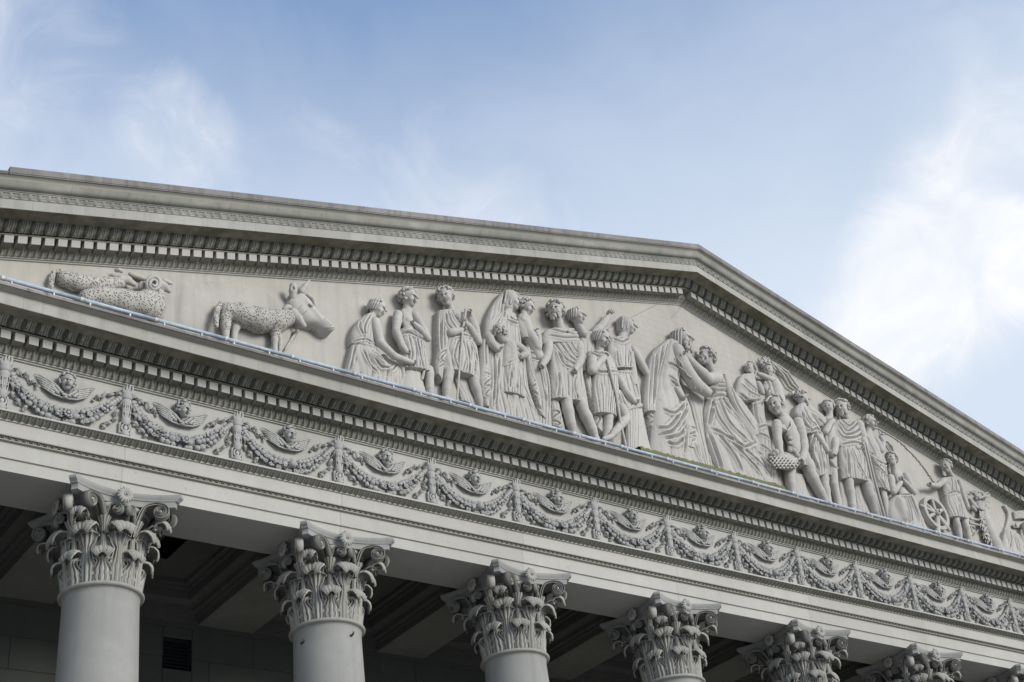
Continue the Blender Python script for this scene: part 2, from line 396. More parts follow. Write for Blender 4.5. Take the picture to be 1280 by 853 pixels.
def nets(F, g0, h):
    ins = F < 0; nx, ny, nz = F.shape
    if nx < 2 or ny < 2 or nz < 2: return np.zeros((0, 3)), np.zeros((0, 4), int)
    cs = (nx-1, ny-1, nz-1)
    acc = np.zeros(cs+(3,), np.float32); cnt = np.zeros(cs, np.float32)
    offs = [(0, 0, 0), (1, 0, 0), (0, 1, 0), (1, 1, 0), (0, 0, 1), (1, 0, 1), (0, 1, 1), (1, 1, 1)]
    def cor(A, o): return A[o[0]:o[0]+cs[0], o[1]:o[1]+cs[1], o[2]:o[2]+cs[2]]
    for ax in range(3):
        for o in offs:
            if o[ax]: continue
            o2 = list(o); o2[ax] = 1; o2 = tuple(o2)
            a = cor(F, o); b = cor(F, o2); m = (a < 0) != (b < 0)
            t = np.where(m, a/np.where(m, a-b, 1), 0)
            for d in range(3):
                acc[..., d] += np.where(m, (o[d]+(t if d == ax else 0)), 0)
            cnt += m
    act = cnt > 0; idx = np.full(cs, -1, np.int64); idx[act] = np.arange(act.sum())
    ii = np.argwhere(act); V = (ii+acc[act]/cnt[act][:, None])*h+g0
    faces = []
    for ax in range(3):
        o1, o2 = (ax+1) % 3, (ax+2) % 3
        sl = [slice(None)]*3; sh = [slice(None)]*3
        sl[ax] = slice(0, F.shape[ax]-1); sh[ax] = slice(1, F.shape[ax])
        for o in (o1, o2): sl[o] = slice(1, F.shape[o]-1); sh[o] = slice(1, F.shape[o]-1)
        a = ins[tuple(sl)]; b = ins[tuple(sh)]
        e = np.argwhere(a != b)
        if not len(e): continue
        base = e.copy(); base[:, o1] += 1; base[:, o2] += 1
        sgn = a[tuple(e.T)]
        q = []
        for (da, db) in ((0, 0), (-1, 0), (-1, -1), (0, -1)):
            c = base.copy(); c[:, o1] += da; c[:, o2] += db
            ok = c
            q.append(idx[np.clip(c[:, 0], 0, cs[0]-1), np.clip(c[:, 1], 0, cs[1]-1), np.clip(c[:, 2], 0, cs[2]-1)])
        q = np.stack(q, 1); q[~sgn] = q[~sgn][:, ::-1]
        faces.append(q)
    Fc = np.concatenate(faces) if faces else np.zeros((0, 4), int)
    Fc = Fc[(Fc >= 0).all(1)]
    return V, Fc
def relax(V, F, it=1, lam=.5):
    """light smoothing that removes the steps of the grid"""
    E = np.concatenate([F[:, [0, 1]], F[:, [1, 2]], F[:, [2, 3]], F[:, [3, 0]]])
    for _ in range(it):
        S = np.zeros_like(V); c = np.zeros(len(V))
        for d in range(3):
            S[:, d] = np.bincount(E[:, 0], V[E[:, 1], d], len(V))+np.bincount(E[:, 1], V[E[:, 0], d], len(V))
        c = np.bincount(E[:, 0], minlength=len(V))+np.bincount(E[:, 1], minlength=len(V))
        V = V+lam*(S/np.maximum(c, 1)[:, None]-V)
    return V
def uvw(V):   # (u,v,w) -> (x,y,z)
    return np.stack([V[:, 0], -V[:, 2], V[:, 1]], 1)
def carve_mesh(cv, layer, name, mat, parent=None, org=None, it=1):
    V, F = cv.build_layer(layer)
    V = relax(V, F, it)
    return mesh(name, uvw(V), F, mat, parent, org)
def head_basis(yaw, pitch=0, roll=0):
    """columns: local right, up, forward in (u,v,w). yaw 90 looks along +u"""
    y, p, r = map(math.radians, (yaw, pitch, roll))
    f = np.array([math.sin(y)*math.cos(p), math.sin(p), math.cos(y)*math.cos(p)])
    up = np.array([0, 1, 0.]); x = np.cross(up, f); x /= np.linalg.norm(x); up = np.cross(f, x)
    R = np.stack([x, up, f], 1)
    c, s_ = math.cos(r), math.sin(r)
    Z = np.array([[c, -s_, 0], [s_, c, 0], [0, 0, 1]])
    return Z@R
def head(cv, c, r, yaw=0, pitch=0, roll=0, hair='curly', beard=False, skin='skin', hl='hair', seed=1, neck=None, nr=.42):
    """c centre of the skull, r half height of the face (bays)"""
    R = head_basis(yaw, pitch, roll); c = np.array(c, float); rg = random.Random(seed)
    L = lambda x, y, z: c+R@np.array([x, y, z])*r
    E = lambda x, y, z, a, b, d, k=.10, op='add', lay=skin: cv.ell(lay, L(x, y, z), (a*r, b*r, d*r), R, k*r, op)
    E(0, .20, -.10, .72, .80, .90)
    E(0, -.30, .22, .52, .70, .58, .2)
    E(0, -.74, .50, .22, .20, .22, .15)              # chin
    E(0, .17, .74, .46, .09, .14, .12)                # brow
    cv.seg(skin, L(0, .20, .80), L(0, -.20, 1.10), .10*r, .15*r, .06*r)   # nose
    for s_ in (-1, 1):
        E(.28*s_, .05, .92, .24, .14, .26, .12, 'sub')
        E(.28*s_, .02, .60, .17, .10, .155, .05)
        E(.34*s_, -.30, .58, .20, .18, .16, .2)       # cheek
        E(.70*s_, -.03, -.02, .08, .20, .15, .05)     # ear
    E(0, -.46, .86, .21, .055, .12, .05)
    E(0, -.60, .82, .17, .05, .11, .05)
    E(0, -.525, .95, .24, .035, .16, .02, 'sub')
    if neck is not None: cv.seg(skin, L(0, -.35, -.12), neck, nr*r, nr*r*1.15, .15*r)
    def curls(n, size, cond, amp=1.0):
        k = 0
        for _ in range(n*6):
            if k >= n: break
            v = np.array([rg.gauss(0, 1) for _ in range(3)]); v /= np.linalg.norm(v)
            if not cond(v): continue
            sz = size*(.65+.6*rg.random()); k += 1
            E(v[0]*.84*amp, .24+v[1]*.86*amp, -.10+v[2]*.95*amp, sz, sz, sz, .01, lay=hl)
    if hair in ('curly', 'short', 'wavy', 'long'):
        E(0, .30, -.20, .82, .82, .92, lay=hl)
        E(0, .0, 1.05, .62, .42, .62, .06, 'sub', hl)
        E(0, -.55, .55, .75, .55, .75, .06, 'sub', hl)
    if hair == 'curly': curls(120, .155, lambda v: v[2] < .66 and v[1] > -.62 and not (v[2] > .28 and v[1] < .40), 1.04)
    if hair == 'short': curls(120, .115, lambda v: v[2] < .62 and v[1] > -.5 and not (v[2] > .25 and v[1] < .42), 1.02)
    if hair in ('wavy', 'long'):
        for i in range(22):   # locks running from the crown down the sides
            a = -PI*.97+i*2*PI*.97/21
            if abs(a) < .75: continue
            e0 = 1.0
            bot = -.45 if hair == 'wavy' else -1.25
            pts = [L(math.sin(a)*.30, 1.02, -.12+math.cos(a)*.30), L(math.sin(a)*.78, .62, -.14+math.cos(a)*.86), L(math.sin(a)*.86, .12, -.16+math.cos(a)*.84), L(math.sin(a)*.80*(1 if bot > -1 else .95), bot, -.22+math.cos(a)*.72)]
            cv.chain(hl, pts, [.08*r, .11*r, .12*r, .07*r], .01*r)
        for i in range(9):
            a = -.8+i*.2
            cv.chain(hl, [L(math.sin(a)*.2, 1.04, .0), L(math.sin(a)*.55, .92, .38), L(math.sin(a)*.82, .66, .50)], [.07*r, .10*r, .09*r], .01*r)
    if beard:
        n = {True: 26, 'long': 40}.get(beard, 26)
        for i in range(n):
            a = (rg.random()*2-1)*1.25; y = -.50-.55*rg.random()*(1.7 if beard == 'long' else 1)*math.cos(a)
            z = .60*math.cos(a)-.02+(.15 if beard == 'long' else .08)
            E(math.sin(a)*.60, y, z+.14, .10, .20, .11, .01, lay=hl)
        E(0, -.80, .45, .36, .32, .30, .1, lay=hl)
        E(0, -.37, .90, .26, .055, .10, .04, lay=hl)
    return L, R
def hand(cv, layer, c, d, r, curl=.5, out=.2, spread=.35):
    """small hand: palm at c, fingers along d=(du,dv), size r"""
    d = np.array([d[0], d[1], out], float); d /= np.linalg.norm(d)
    s_ = np.cross(d, [0, 0, 1.]); s_ /= np.linalg.norm(s_)
    n = np.cross(s_, d)
    c = np.array(c, float)
    cv.ell(layer, c+d*r*.35, (r*.42, r*.42, r*.30), None, r*.1)
    for i in range(4):
        o = (i-1.5)*r*.24
        L_ = (.85, 1.0, .95, .75)[i]*r
        b = c+d*r*.55+s_*o
        m = b+d*L_*.5+s_*o*spread*.6
        e = m+(d*(1-curl)-n*curl*.9)*L_*.45+s_*o*spread*.5
        cv.chain(layer, [b, m, e], [r*.125, r*.11, r*.085], r*.03)
    b = c+d*r*.1-s_*r*.38
    cv.chain(layer, [b, b+d*r*.4-s_*r*.28+n*r*.1, b+d*r*.75-s_*r*.30], [r*.14, r*.12, r*.09], r*.03)
# ------------------------------------------------------------------ daylight under broken cloud
SUN_EL, SUN_AZ = math.radians(20), math.radians(158)   # azimuth: direction the light comes from, measured from +Y towards +X
w = bpy.data.worlds.new("World"); scene.world = w; w.use_nodes = True
nt = w.node_tree; nt.nodes.clear()
sky = N(nt, 'ShaderNodeTexSky', sky_type='NISHITA'); sky.sun_disc = False
sky.sun_elevation = SUN_EL; sky.sun_rotation = SUN_AZ
sky.air_density = 1.0; sky.dust_density = 1.5; sky.ozone_density = 1.5
tc = N(nt, 'ShaderNodeTexCoord'); dirv = tc.outputs['Generated']
SKY_S = .09
def vdot(d, power):
    n = N(nt, 'ShaderNodeVectorMath', operation='DOT_PRODUCT'); nt.links.new(dirv, n.inputs[0])
    n.inputs[1].default_value = tuple(d)
    return n.outputs['Value']
def pix_dir(px, py):
    v = D*F_PX+RT*(px-640)+UP*(426.5-py); return v/np.linalg.norm(v)
def blob(px, py, rpx, soft=1.0):
    # a bank of cloud standing in one direction of the sky
    d = pix_dir(px, py); dt = vdot(d, 1)
    ang = math.atan(rpx/F_PX)
    mr = N(nt, 'ShaderNodeMapRange', interpolation_type='SMOOTHSTEP'); nt.links.new(dt, mr.inputs[0])
    mr.inputs[1].default_value = math.cos(ang*(1+soft)); mr.inputs[2].default_value = math.cos(ang*.25)
    return mr.outputs[0]
n_big = noise(nt, dirv, 4.5, 7, .58, .5)
n_sml = noise(nt, dirv, 13, 8, .62, .8)
f = math_n(nt, 'MULTIPLY', n_big, .32)
f = math_n(nt, 'ADD', f, math_n(nt, 'MULTIPLY', n_sml, .50))
acc = None
for (px, py, r, s, k) in SKY_BLOBS:
    b_ = math_n(nt, 'MULTIPLY', blob(px, py, r, s), k)
    acc = b_ if acc is None else math_n(nt, 'ADD', acc, b_)
f = math_n(nt, 'ADD', f, acc)
cl = ramp(nt, f, [(.34, (0, 0, 0)), (.52, (.30, .30, .30)), (.74, (1, 1, 1))])
col_sky = N(nt, 'ShaderNodeVectorMath', operation='SCALE'); nt.links.new(sky.outputs[0], col_sky.inputs[0]); col_sky.inputs[3].default_value = 1.0
haze = mix(nt, .30, col_sky.outputs[0], (5.2, 7.2, 10.0))
blue = mix(nt, 1.0, haze, SKY_TINT, 'MULTIPLY')
cloud_col = mix(nt, ramp(nt, n_sml, [(.35, (0, 0, 0)), (.65, (1, 1, 1))]), (9.2, 9.8, 10.8), (11.2, 11.3, 11.6))
sz = N(nt, 'ShaderNodeSeparateXYZ'); nt.links.new(dirv, sz.inputs[0])
hz = math_n(nt, 'ADD', sz.outputs[2], math_n(nt, 'MULTIPLY', n_big, .10))
hzf = ramp(nt, hz, [(.60, (.90, .90, .90)), (.70, (.60, .60, .60)), (.80, (.16, .16, .16))])
blue = mix(nt, hzf, blue, (8.3, 9.3, 10.6))
skyc = mix(nt, cl, blue, cloud_col)
bg = N(nt, 'ShaderNodeBackground'); bg.inputs[1].default_value = SKY_S
nt.links.new(skyc, bg.inputs[0])
o = N(nt, 'ShaderNodeOutputWorld'); nt.links.new(bg.outputs[0], o.inputs[0])
ld = bpy.data.lights.new('sun', 'SUN'); ld.energy = SUN_E; ld.angle = math.radians(SUN_ANGLE); ld.color = (1, .97, .92)
lo = bpy.data.objects.new('sun', ld); C.objects.link(lo)
sd = Vector((math.sin(SUN_AZ)*math.cos(SUN_EL), math.cos(SUN_AZ)*math.cos(SUN_EL), math.sin(SUN_EL)))
lo.rotation_euler = sd.to_track_quat('Z', 'Y').to_euler(); lo.location = (0, -30, 40)
# ------------------------------------------------------------------ ground
mb = MB(); g = 700
mb.add([(-g, -g, -ZA/BAY), (g, -g, -ZA/BAY), (g, g, -ZA/BAY), (-g, g, -ZA/BAY)], [[0, 1, 2, 3]])
tag(mb.build('ground', M['ground'], smooth=False), kind='structure')
mb = MB(); Z0 = -ZA/BAY
for i in range(5):
    e = .75-.09*i
    mb.box(-2-e, 9+e, .15-e, 5.0, Z0+.042*i+.001, Z0+.042*(i+1))
tag(mb.build('steps', M['ground'], smooth=False), kind='structure')
ZF = Z0+.042*5

B = thing('temple_front_building', (XA, 0, Z0), 'grey stone temple front with long gable above a tall porch of columns', 'building')
XL, XR = -2.17, 9.17
def ext(name, prof, mat, x0=XL, x1=XR, smooth=False, ang=None, e=0.0):
    """moulding of profile (y,z) run along the front, returned at both ends along y"""
    pr = np.array(prof, float); out = pr[:, 0]
    P = []
    for side in range(4):
        if side == 0: pts = [(x0+o_*1.0, 3.0, z) for o_, z in pr]
        if side == 1: pts = [(x0+o_, o_, z) for o_, z in pr]
        if side == 2: pts = [(x1-o_, o_, z) for o_, z in pr]
        if side == 3: pts = [(x1-o_, 3.0, z) for o_, z in pr]
        P.append(pts)
    mb = MB(); mb.grid(np.array(P)); o = mb.build(name, mat, B, smooth=smooth)
    return o
# architrave: three bands
ext('architrave', [(.27, .02), (.27, 0), (0, 0), (0, .051), (-.008, .052), (-.008, .120), (-.012, .1205)], M['fascia'])
ext('architrave', [(-.012, .139), (-.027, .139), (-.027, .197), (-.033, .1975), (-.033, .204), (-.030, .2045)], M['fascia'])
ext('bead_moulding_fillet', [(-.008, .1195), (-.021, .1200), (-.021, .1235), (-.014, .124), (-.014, .1355), (-.027, .136), (-.027, .1395)], M['mould'])
ext('architrave_cap', [(-.060, .2185), (-.066, .219), (-.066, .227), (.0, .230)], M['fascia'])
ext('frieze', [(0, .229), (0, .4925), (-.008, .493), (-.008, .499), (-.0155, .4995), (-.0155, .506), (-.020, .5065)], M['frieze'])
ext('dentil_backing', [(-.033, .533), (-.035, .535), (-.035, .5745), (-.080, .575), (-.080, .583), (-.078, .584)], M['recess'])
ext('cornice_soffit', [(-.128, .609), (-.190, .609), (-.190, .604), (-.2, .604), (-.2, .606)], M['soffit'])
ext('cornice_face', [(-.2, .6055), (-.2, .661), (-.203, .6615)], M['corona'])
ext('cornice_cavetto', [(-.203, .6605), (-.205, .6635), (-.213, .666), (-.222, .6672), (-.229, .6685)], M['mould'], smooth=True)
ext('cornice_top', [(-.2285, .668), (-.235, .6695), (-.235, .6815), (-.20, .685), (0.02, .692)], M['cap'])

# carved bands ----------------------------------------------------------------
def band(mb, prof, disp, pitch, x0, x1, nu=12, nv=9, place=lambda x, y, z: (x, y, z), off=0.0):
    pr = smooth_curve(prof, nv); tn = np.gradient(pr, axis=0)
    nr = np.stack([tn[:, 1], -tn[:, 0]], 1); nr /= np.linalg.norm(nr, axis=1)[:, None]
    if nr[nv//2, 0] > 0: nr = -nr     # outwards = towards -y
    nx = int((x1-x0)/pitch*nu)+1
    X = np.linspace(x0, x1, nx); ph = ((X-off)/pitch) % 1.0
    U, Vv = np.meshgrid(ph, np.linspace(0, 1, nv), indexing='ij')
    dd = disp(U, Vv)
    Y = pr[None, :, 0]+nr[None, :, 0]*dd; Z = pr[None, :, 1]+nr[None, :, 1]*dd
    Xg = np.broadcast_to(X[:, None], Y.shape)
    x, y, z = place(Xg, Y, Z)
    mb.grid(np.stack([x, y, z], -1), flip=True)
def egg(U, V):   # V 0 bottom .. 1 top
    u = (U-.5)*2
    e = 1-(u/.50)**2-((V-.62)/.62)**2
    egg_ = np.sqrt(np.clip(e, 0, 1))*.016
    ring = np.exp(-((np.sqrt((u/.66)**2+((V-.66)/.78)**2)-1)/.10)**2)*.007
    dart = np.exp(-((1-np.abs(u))/.12)**2)*.008*(1-V*.5)
    return egg_+ring+dart-.006
def leafp(U, V):
    u = np.abs((U-.5)*2)
    leaf = np.clip(1-u/(1-.55*V+.05), 0, 1)**.6*.007
    rib = np.exp(-(u/.13)**2)*.003
    dart = np.exp(-((1-u)/.1)**2)*.005*V
    return leaf+rib+dart-.003
def beadp(U, V):
    u = (U-.5)*2
    return np.sqrt(np.clip(1-(u/.62)**2, 0, 1))*np.sqrt(np.clip(1-((V-.5)*2)**2, 0, 1))*.0085+np.exp(-((1-np.abs(u))/.16)**2)*np.sqrt(np.clip(1-((V-.5)*2)**2, 0, 1))*.006-.001
PIT = 1/18
VX0, VX1 = -1.2, 8.4      # the stretch of front carved in full detail
def hband(name, prof, disp, pitch, mat, **k):
    mb = MB(); band(mb, prof, disp, pitch, XL-.02, XR+.02, **k); return mb.build(name, mat, B)
hband('leaf_moulding', [(-.020, .5065), (-.028, .515), (-.034, .5335)], leafp, PIT/2, M['mould'], nu=8, nv=6)
hband('egg_and_dart_moulding', [(-.086, .5825), (-.098, .588), (-.115, .597), (-.130, .6092)], egg, PIT, M['mould'], nu=14, nv=11)
hband('architrave_leaf_moulding', [(-.031, .2042), (-.040, .2065), (-.052, .212), (-.061, .2192)], leafp, PIT/2, M['mould'], nu=10, nv=7)
hband('bead_moulding', [(-.0145, .1235), (-.0175, .1298), (-.0145, .1361)], beadp, PIT/2, M['mould'], nu=10, nv=6)

# dentils ----------------------------------------------------------------------
DW = PIT*.345
def dentil_mesh(sh=0.0):
    m = MB(); b = .0008
    m.box(-DW, DW, -.0425, 0, 0, .0378, f=lambda x, y, z: (x, y, z+sh*x))
    return m
def run_dentils(proto, spots):
    pass
dent_spots = []
for i in range(int((XL+.02)*18), int((XR-.02)*18)+1):
    x = (i+.5)/18
    dent_spots.append((x, -.0355, .5358, 0))
MS = .26430
TY = 2.034                       # height of the tympanum top at the apex
def rz(x): return TY-MS*abs(x-XA)
for i in range(-95, 96):
    x = XA+i/18
    if i == 0: continue
    if rz(x) < .72: continue
    dent_spots.append((x, -.0405, rz(x)+.0338, (MS if x < XA else -MS)))
def cam_px(x, y, z):
    q = np.array([x, y, z])-CAM; d = q@D
    return 640+F_PX*(q@RT)/d, 426.5-F_PX*(q@UP)/d, d
vis = []
for s in dent_spots:
    px, py, d = cam_px(*s[:3])
    vis.append((0 if (-10 < px < 1290 and -10 < py < 860) else 1, d))
order = sorted(range(len(dent_spots)), key=lambda i: vis[i])
first = set(order[:100])
protos = {}
rest = MB()
for i, s in enumerate(dent_spots):
    if i in first:
        key = s[3]
        if key not in protos:
            m = dentil_mesh(key)
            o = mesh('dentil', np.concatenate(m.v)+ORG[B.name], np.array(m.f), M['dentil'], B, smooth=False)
            o.data.materials.append(M['recess'])  # bottom faces get a darker stone: underside shade put into the colour
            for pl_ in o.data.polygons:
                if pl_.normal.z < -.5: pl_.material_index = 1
            protos[key] = o
        else:
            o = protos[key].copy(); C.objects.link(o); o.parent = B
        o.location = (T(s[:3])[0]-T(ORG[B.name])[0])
    else:
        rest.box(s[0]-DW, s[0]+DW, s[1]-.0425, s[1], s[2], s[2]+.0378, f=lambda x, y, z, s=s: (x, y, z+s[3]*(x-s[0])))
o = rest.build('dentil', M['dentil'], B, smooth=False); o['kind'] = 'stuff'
o.data.materials.append(M['recess'])  # same painted shade on the undersides of the remaining dentils
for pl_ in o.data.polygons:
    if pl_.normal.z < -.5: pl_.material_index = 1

# raking cornices ----------------------------------------------------------------
XE = 5.95
def rake(name, prof, mat, smooth=False):
    pr = np.array(prof, float); mb = MB(); P = []
    for x in (XA-XE, XA-3, XA, XA+3, XA+XE):
        P.append([(x, y, TY+h-MS*abs(x-XA)) for y, h in pr])
    mb.grid(np.array(P)); return mb.build(name, mat, B, smooth=smooth)
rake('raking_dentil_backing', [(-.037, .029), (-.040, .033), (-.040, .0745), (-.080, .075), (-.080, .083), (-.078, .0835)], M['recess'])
rake('raking_fillet', [(.005, -.0005), (-.007, 0), (-.007, .006), (-.014, .0065), (-.014, .0125), (-.020, .013)], M['frieze'])
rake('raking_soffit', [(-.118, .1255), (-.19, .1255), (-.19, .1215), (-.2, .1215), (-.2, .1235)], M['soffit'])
rake('raking_cornice_face', [(-.2, .123), (-.2, .172), (-.2045, .1725), (-.2045, .177), (-.203, .1775)], M['corona'])
rake('raking_cornice_fillet', [(-.204, .1955), (-.2105, .196), (-.2105, .2025), (-.2135, .203), (-.2135, .208), (-.2125, .2085)], M['cymat'])
cy = [(-.2125+(-.038)*(t**1.15), .2085+.0585*(1/(1+math.exp(-(t-.45)*9))*.98+.01)+0) for t in np.linspace(0, 1, 12)]
cy = [(-.2125, .2085), (-.222, .2095), (-.230, .214), (-.2345, .222), (-.236, .232), (-.2375, .243)]
rake('raking_cyma', cy, M['cymat'], smooth=True)
rake('raking_cavetto', [(-.2375, .2425), (-.240, .248), (-.245, .2535), (-.2515, .2565), (-.2525, .2572)], M['mould'], smooth=True)
XJ = at(12.3, 213, .26)[0]
for (xa, xb, top) in ((XA-XE, XJ-.004, .271), (XJ, XA+XE, .294)):
    pr = [(-.252, .257), (-.258, .258), (-.258, .2635), (-.2605, .264), (-.2605, top), (-.255, top+.0025), (.6, top+.016)]
    mb = MB(); xs = [xa]+([XA] if xb > XA else [])+[xb]
    P = np.array([[(x, y, TY+h-MS*abs(x-XA)) for y, h in pr] for x in xs]); mb.grid(P)
    mb.f.append(list(range(len(pr))))
    mb.build('raking_cap', M['cap'], B, smooth=False)
def rband(name, prof, disp, pitch, mat, **k):
    mb = MB()
    band(mb, prof, disp, pitch, XA-XE, XA, place=lambda x, y, z: (x, y, TY+z-MS*np.abs(x-XA)), off=XA, **k)
    band(mb, prof, disp, pitch, XA, XA+XE, place=lambda x, y, z: (x, y, TY+z-MS*np.abs(x-XA)), off=XA, **k)
    return mb.build(name, mat, B)
rband('raking_leaf_moulding', [(-.020, .013), (-.028, .020), (-.038, .0295)], leafp, PIT/2, M['mould'], nu=8, nv=6)
rband('raking_egg_and_dart_moulding', [(-.086, .083), (-.098, .092), (-.110, .106), (-.120, .126)], egg, PIT, M['mould'], nu=14, nv=11)
rband('raking_carved_band', [(-.2035, .1775), (-.208, .186), (-.2085, .196)], leafp, PIT*.7, M['cymat'], nu=9, nv=6)
# roof and tympanum
mb = MB()
mb.add([(XA-XE, .6, TY+.31-MS*XE), (XA, .6, TY+.31), (XA+XE, .6, TY+.31-MS*XE), (XA-XE, 5, TY+.31-MS*XE), (XA, 5, TY+.31), (XA+XE, 5, TY+.31-MS*XE)],
       [[0, 1, 4, 3], [1, 2, 5, 4]])
mb.build('roof', M['roof'], B, smooth=False)
mb = MB(); mb.add([(XA-5.2, 0, .60), (XA+5.2, 0, .60), (XA+5.2, 0, rz(XA+5.2)), (XA, 0, TY+.02), (XA-5.2, 0, rz(XA-5.2))], [[0, 1, 2, 3, 4]])
mb.build('tympanum', M['tymp'], B, smooth=False)
# body of the building behind and beside the porch
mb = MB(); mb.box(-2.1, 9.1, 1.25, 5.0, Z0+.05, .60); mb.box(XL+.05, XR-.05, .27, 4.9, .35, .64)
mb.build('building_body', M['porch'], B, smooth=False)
# porch wall of coursed blocks
mb = MB(); WY = 1.09; CH = .1508; zj = -.1755
rows = range(int((Z0-zj)/CH)-1, 2)
VX = (.678, .824, -.232, -.078)
for r_ in rows:
    za, zb = zj+CH*r_, zj+CH*(r_+1)
    if zb < Z0: continue
    zb = min(zb, .02)
    if zb <= za: continue
    off = (.19 if r_ % 2 else -.045)
    x = -2.1+off-.47
    while x < 9.1:
        a, b_ = max(x, -2.1), min(x+.47, 9.1)
        x += .47
        if b_-a < .02: continue
        g = .0035
        def blk(a, b_, za, zb):
            y0, y1 = WY, WY+.004
            mb.add([(a, y1, za), (b_, y1, za), (b_, y1, zb), (a, y1, zb), (a+g, y0, za+g), (b_-g, y0, za+g), (b_-g, y0, zb-g), (a+g, y0, zb-g)],
                   [[0, 1, 5, 4], [1, 2, 6, 5], [2, 3, 7, 6], [3, 0, 4, 7], [4, 5, 6, 7]])
        if b_ > VX[0] and a < VX[1] and zb > VX[2] and za < VX[3]:
            if a < VX[0]: blk(a, VX[0], za, zb)
            if b_ > VX[1]: blk(VX[1], b_, za, zb)
            if zb > VX[3]: blk(max(a, VX[0]), min(b_, VX[1]), VX[3], zb)
            if za < VX[2]: blk(max(a, VX[0]), min(b_, VX[1]), za, VX[2])
        else: blk(a, b_, za, zb)
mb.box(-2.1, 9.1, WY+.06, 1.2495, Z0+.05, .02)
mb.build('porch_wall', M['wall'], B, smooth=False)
mb = MB(); a, b_, c_, d_ = VX
mb.box(a, b_, WY+.05, WY+.055, c_, d_)
for i in range(9):
    z = c_+(d_-c_)*(i+.5)/9; mb.box(a, b_, WY+.02, WY+.035, z-.002, z+.002, f=lambda x, y, z: (x, y, z+(y-WY-.03)*.5))
mb.build('vent', M['grille'], B, smooth=False)
# porch ceiling: cross beams and stepped coffers
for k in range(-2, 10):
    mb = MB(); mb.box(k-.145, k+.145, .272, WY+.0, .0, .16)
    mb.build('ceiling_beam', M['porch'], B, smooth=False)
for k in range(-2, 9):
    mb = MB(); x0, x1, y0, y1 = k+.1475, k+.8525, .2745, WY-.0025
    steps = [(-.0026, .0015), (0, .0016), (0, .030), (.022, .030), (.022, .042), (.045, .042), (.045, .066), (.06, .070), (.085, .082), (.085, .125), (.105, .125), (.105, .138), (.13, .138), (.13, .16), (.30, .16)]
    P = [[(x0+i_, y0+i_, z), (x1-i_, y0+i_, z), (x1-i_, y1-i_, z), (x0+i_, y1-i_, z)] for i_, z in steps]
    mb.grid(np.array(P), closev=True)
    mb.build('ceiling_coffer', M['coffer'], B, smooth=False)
# a pipe for a light line lying on brackets along the cornice shelf
pl = thing('cornice_light_pipe', (XA, -.215, .70), 'pale blue plastic pipe run along the cornice shelf on small brackets', 'pipe')
x = -.6; seg = .318
pr = None
while x < 7.2:
    if pr is None:
        mb = MB(); V, F = tube([(x+.004, -.213, .7135), (x+seg*.5, -.213, .7130), (x+seg-.004, -.213, .7135)], .0088, 12); mb.add(V, F)
        sec = mb.build('pipe_section', M['pipe'], pl)
        mb = MB(); V, F = tube([(x-.010, -.213, .7135), (x+.010, -.213, .7135)], .0104, 12); mb.add(V, F)
        col_ = mb.build('pipe_collar', M['clip'], pl)
        br = []
        for q in (.1, .63):
            mb = MB(); xx = x+seg*q; mb.box(xx-.0028, xx+.0028, -.221, -.207, .680, .7045)
            br.append(mb.build('bracket', M['clip'], pl, smooth=False))
        pr = [sec, col_]+br; x_first = x
    else:
        for o in pr:
            c = o.copy(); C.objects.link(c); c.parent = pl; c.location = ((x-x_first)*BAY, 0, 0)
    x += seg
